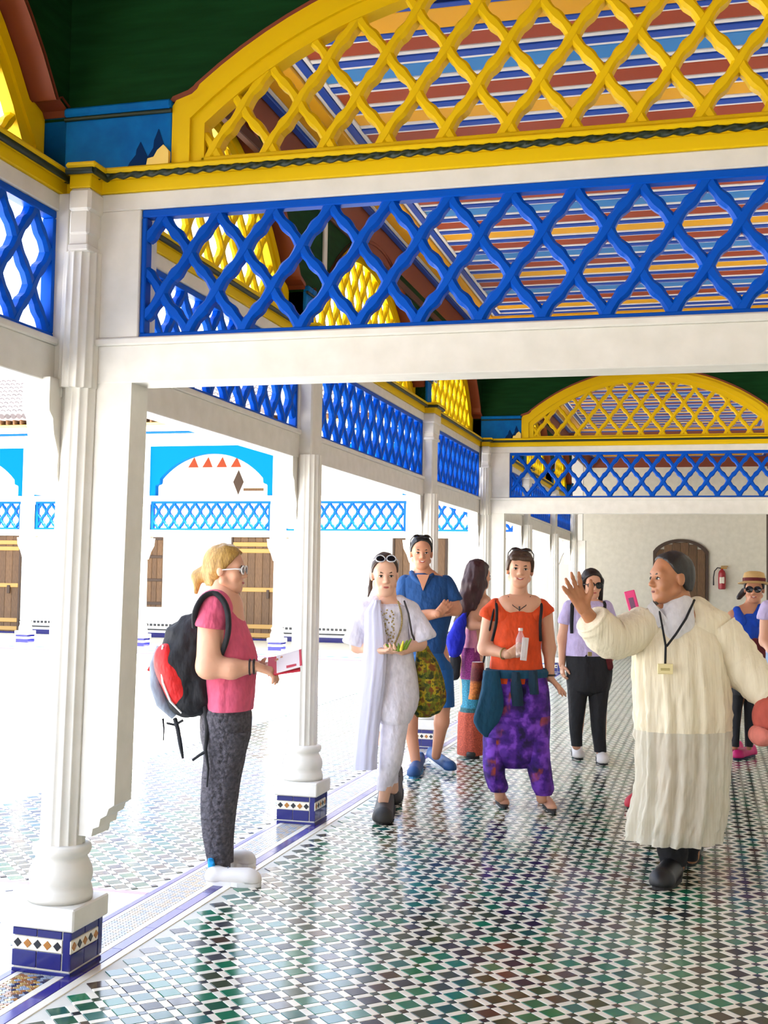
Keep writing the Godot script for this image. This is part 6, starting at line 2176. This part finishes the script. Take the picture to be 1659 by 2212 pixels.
func materials() -> void:
	var soft := grain(0.012, 3, Color(0.94, 0.94, 0.93), Color(1, 1, 1))
	mat("white", Color(0.90, 0.885, 0.85), 0.5, {"albedo_texture": soft, "uv1_triplanar": true, "uv1_world_triplanar": true})
	mat("plaster", Color(0.89, 0.875, 0.82), 0.85, {"albedo_texture": soft, "uv1_triplanar": true, "uv1_world_triplanar": true})
	mat("plaster_white", Color(0.93, 0.92, 0.90), 0.85)
	mat("cream", Color(0.92, 0.87, 0.74), 0.7)
	mat("yellow", Color(0.89, 0.735, 0.02), 0.45, {"metallic_specular": 0.3})
	mat("yellow_pale", Color(0.94, 0.80, 0.40), 0.5)
	mat("blue", Color(0.0, 0.31, 0.73), 0.42, {"metallic_specular": 0.25})
	mat("sky_blue", Color(0.0, 0.36, 0.64), 0.7, {"metallic_specular": 0.15})
	mat("azure", Color(0.0, 0.43, 0.72), 0.55, {"metallic_specular": 0.25, "albedo_texture": grain(0.02, 8, Color(0.80, 0.85, 0.9), Color(1, 1, 1)), "uv1_triplanar": true})
	mat("green", Color(0.07, 0.24, 0.11), 0.65, {"metallic_specular": 0.2, "albedo_texture": grain(0.02, 5, Color(0.75, 0.8, 0.75), Color(1, 1, 1)), "uv1_triplanar": true, "uv1_scale": Vector3(0.25, 2.0, 0.25)})
	mat("azure_dark", Color(0.01, 0.17, 0.36), 0.6, {"metallic_specular": 0.2})
	mat("rope", Color(0.09, 0.15, 0.07), 0.5)
	mat("brown", Color(0.50, 0.22, 0.12), 0.55)
	mat("brown_dark", Color(0.30, 0.14, 0.08), 0.6)
	mat("c_brown", Color(0.62, 0.22, 0.05), 0.5)
	mat("c_yellow", Color(0.92, 0.66, 0.05), 0.5)
	mat("c_blue", Color(0.18, 0.50, 0.78), 0.5)
	mat("c_royal", Color(0.05, 0.27, 0.68), 0.5)
	mat("c_white", Color(0.90, 0.88, 0.88), 0.5)
	mat("grout", Color(0.80, 0.78, 0.73), 0.5)
	mat("tile_white", Color(0.90, 0.87, 0.80), 0.16)
	mat("tile_grey", Color(0.55, 0.55, 0.58), 0.3)
	mat("tile_black", Color(0.05, 0.07, 0.10), 0.2)
	mat("tile_ink", Color(0.10, 0.12, 0.15), 0.25)
	mat("ochre", Color(0.66, 0.42, 0.10), 0.25)
	mat("tile_green", Color(0.01, 0.41, 0.28), 0.13)
	mat("tile_green2", Color(0.06, 0.31, 0.22), 0.13)
	mat("tile_olive", Color(0.20, 0.25, 0.16), 0.14)
	mat("tile_teal", Color(0.04, 0.37, 0.34), 0.13)
	mat("tile_brown", Color(0.26, 0.20, 0.15), 0.14)
	mat("tile_tinted", Color(1, 1, 1), 0.14, {"vertex_color_use_as_albedo": true})
	mat("tinted", Color(1, 1, 1), 0.7, {"vertex_color_use_as_albedo": true})
	mat("cobalt", Color(0.05, 0.07, 0.42), 0.15, {"albedo_texture": grain(0.03, 9, Color(0.7, 0.75, 0.95), Color(1, 1, 1)), "uv1_triplanar": true, "uv1_scale": Vector3(4, 4, 4)})
	mat("cobalt_floor", Color(0.14, 0.09, 0.46), 0.16)
	mat("cobalt_floor2", Color(0.30, 0.28, 0.58), 0.16)
	mat("rose", Color(0.72, 0.55, 0.66), 0.4)
	mat("court", Color(0.93, 0.92, 0.90), 0.6)
	mat("court_far", Color(0.80, 0.78, 0.72), 0.5)
	mat("pink_pale", Color(0.80, 0.66, 0.63), 0.8)
	var wg := grain(0.015, 12, Color(0.72, 0.68, 0.62), Color(1, 1, 1))
	mat("wood", Color(0.48, 0.36, 0.24), 0.6, {"albedo_texture": wg, "uv1_triplanar": true, "uv1_scale": Vector3(6, 0.7, 6)})
	mat("wood2", Color(0.43, 0.32, 0.21), 0.6, {"albedo_texture": wg, "uv1_triplanar": true, "uv1_scale": Vector3(6, 0.7, 6)})
	mat("wood_dark", Color(0.26, 0.19, 0.14), 0.6)
	mat("wood_light", Color(0.70, 0.55, 0.30), 0.55)
	mat("wood_red", Color(0.35, 0.12, 0.12), 0.5)
	mat("red", Color(0.64, 0.15, 0.19), 0.35)
	mat("brass", Color(0.75, 0.58, 0.28), 0.35, {"metallic": 0.8})
	mat("rubber", Color(0.07, 0.07, 0.08), 0.6)


func _ready() -> void:
	# camera, sky, sun, exposure
	rng.seed = 7
	var f0 := Vector3(-sin(YAW), 0, -cos(YAW))
	var r0 := Vector3(cos(YAW), 0, -sin(YAW))
	var pitch := 0.0543
	var roll := 0.0154
	cam_fwd = f0 * cos(pitch) + Vector3.UP * sin(pitch)
	var u0 := Vector3.UP * cos(pitch) - f0 * sin(pitch)
	cam_right = r0 * cos(roll) + u0 * sin(roll)
	cam_up = u0 * cos(roll) - r0 * sin(roll)
	var cam := Camera3D.new()
	cam.name = "camera"
	add_child(cam)
	cam.transform = Transform3D(Basis(cam_right, cam_up, -cam_fwd), EYE)
	cam.fov = rad_to_deg(2.0 * atan(1106.0 / 2600.0))
	cam.near = 0.05
	cam.far = 200.0
	cam.current = true
	var env := Environment.new()
	env.background_mode = Environment.BG_SKY
	var sk := Sky.new()
	var pm := ProceduralSkyMaterial.new()
	pm.sky_top_color = Color(0.74, 0.81, 0.92)
	pm.sky_horizon_color = Color(1.0, 0.98, 0.95)
	pm.ground_bottom_color = Color(0.6, 0.58, 0.55)
	pm.ground_horizon_color = Color(0.9, 0.9, 0.9)
	pm.sky_energy_multiplier = 1.15
	sk.sky_material = pm
	env.sky = sk
	env.tonemap_mode = Environment.TONE_MAPPER_LINEAR
	env.tonemap_exposure = 3.9
	env.sdfgi_enabled = true
	env.ssao_enabled = true
	env.ssil_enabled = true
	var we := WorldEnvironment.new()
	we.name = "surroundings"
	we.environment = env
	add_child(we)
	var sun := DirectionalLight3D.new()
	sun.name = "sun"
	add_child(sun)
	sun.look_at_from_position(Vector3.ZERO, Vector3(-0.34, -0.88, -0.20), Vector3.UP)
	sun.light_color = Color(1.0, 0.97, 0.92)
	sun.light_energy = 3.2
	sun.light_angular_distance = 0.6
	sun.shadow_enabled = true
	sun.sky_mode = DirectionalLight3D.SKY_MODE_LIGHT_ONLY
	materials()
	# the setting
	shell()
	tile_floor()
	far_front()
	# columns and arcade
	var where := ["nearest white fluted column on a blue tiled plinth, left foreground", "second white fluted column, behind the woman with the backpack", "third white fluted column, behind the man in blue", "white fluted column carrying the far cross screen", "slim white column beyond the far cross screen", "last but one column of the row, beyond the far cross screen", "corner column at the end of the row by the back wall"]
	for k in ROW.size():
		var cl := column(ROW[k], where[k], k == 0 or k == 3 or k == 6, k < 3)
		if k == 0:
			cl.rotation.z = -0.016   # the old post leans a little into the gallery
	var front := Transform3D(Basis(), Vector3(0, 0, 0.075))
	arcade("near cross screen over the gallery: white beam, blue lattice, yellow fanlight arch, green wall", front, 0.002, GALLERY, 0.328, GALLERY - 0.328, 0.15, 1.82, 1.36, false, true)
	arcade("far cross screen with its whole yellow fanlight arch above a blue lattice", front.translated(Vector3(0, 0, ROW[3])), 0.002, GALLERY, 0.328, GALLERY - 0.328, 0.15, 1.82, 1.36, false, false)
	var side := Basis(Vector3(0, 0, -1), Vector3.UP, Vector3(1, 0, 0))
	var bays := [[3.0, 0.0, "side arcade bay at the left edge, cut by the frame, left of the nearest column"], [0.0, -2.9, "side arcade bay between the nearest and the second column"], [-2.9, -6.32, "side arcade bay between the second and the third column"], [-6.32, -9.1, "side arcade bay between the third column and the far cross screen"], [-9.1, -12.37, "first side arcade bay beyond the far cross screen"], [-12.37, -15.5, "second side arcade bay beyond the far cross screen"], [-15.5, -18.5, "last side arcade bay before the back corner"]]
	for b in bays:
		var z0: float = b[0]
		var z1: float = b[1]
		var ln := z0 - z1
		arcade(b[2], Transform3D(side, Vector3(0, 0, z0)), 0.0, ln, 0.118, ln - 0.118, 0.12, ln / 2, ln / 2 - 0.08, true, false)
	extinguisher()
	figure_materials()
	people()
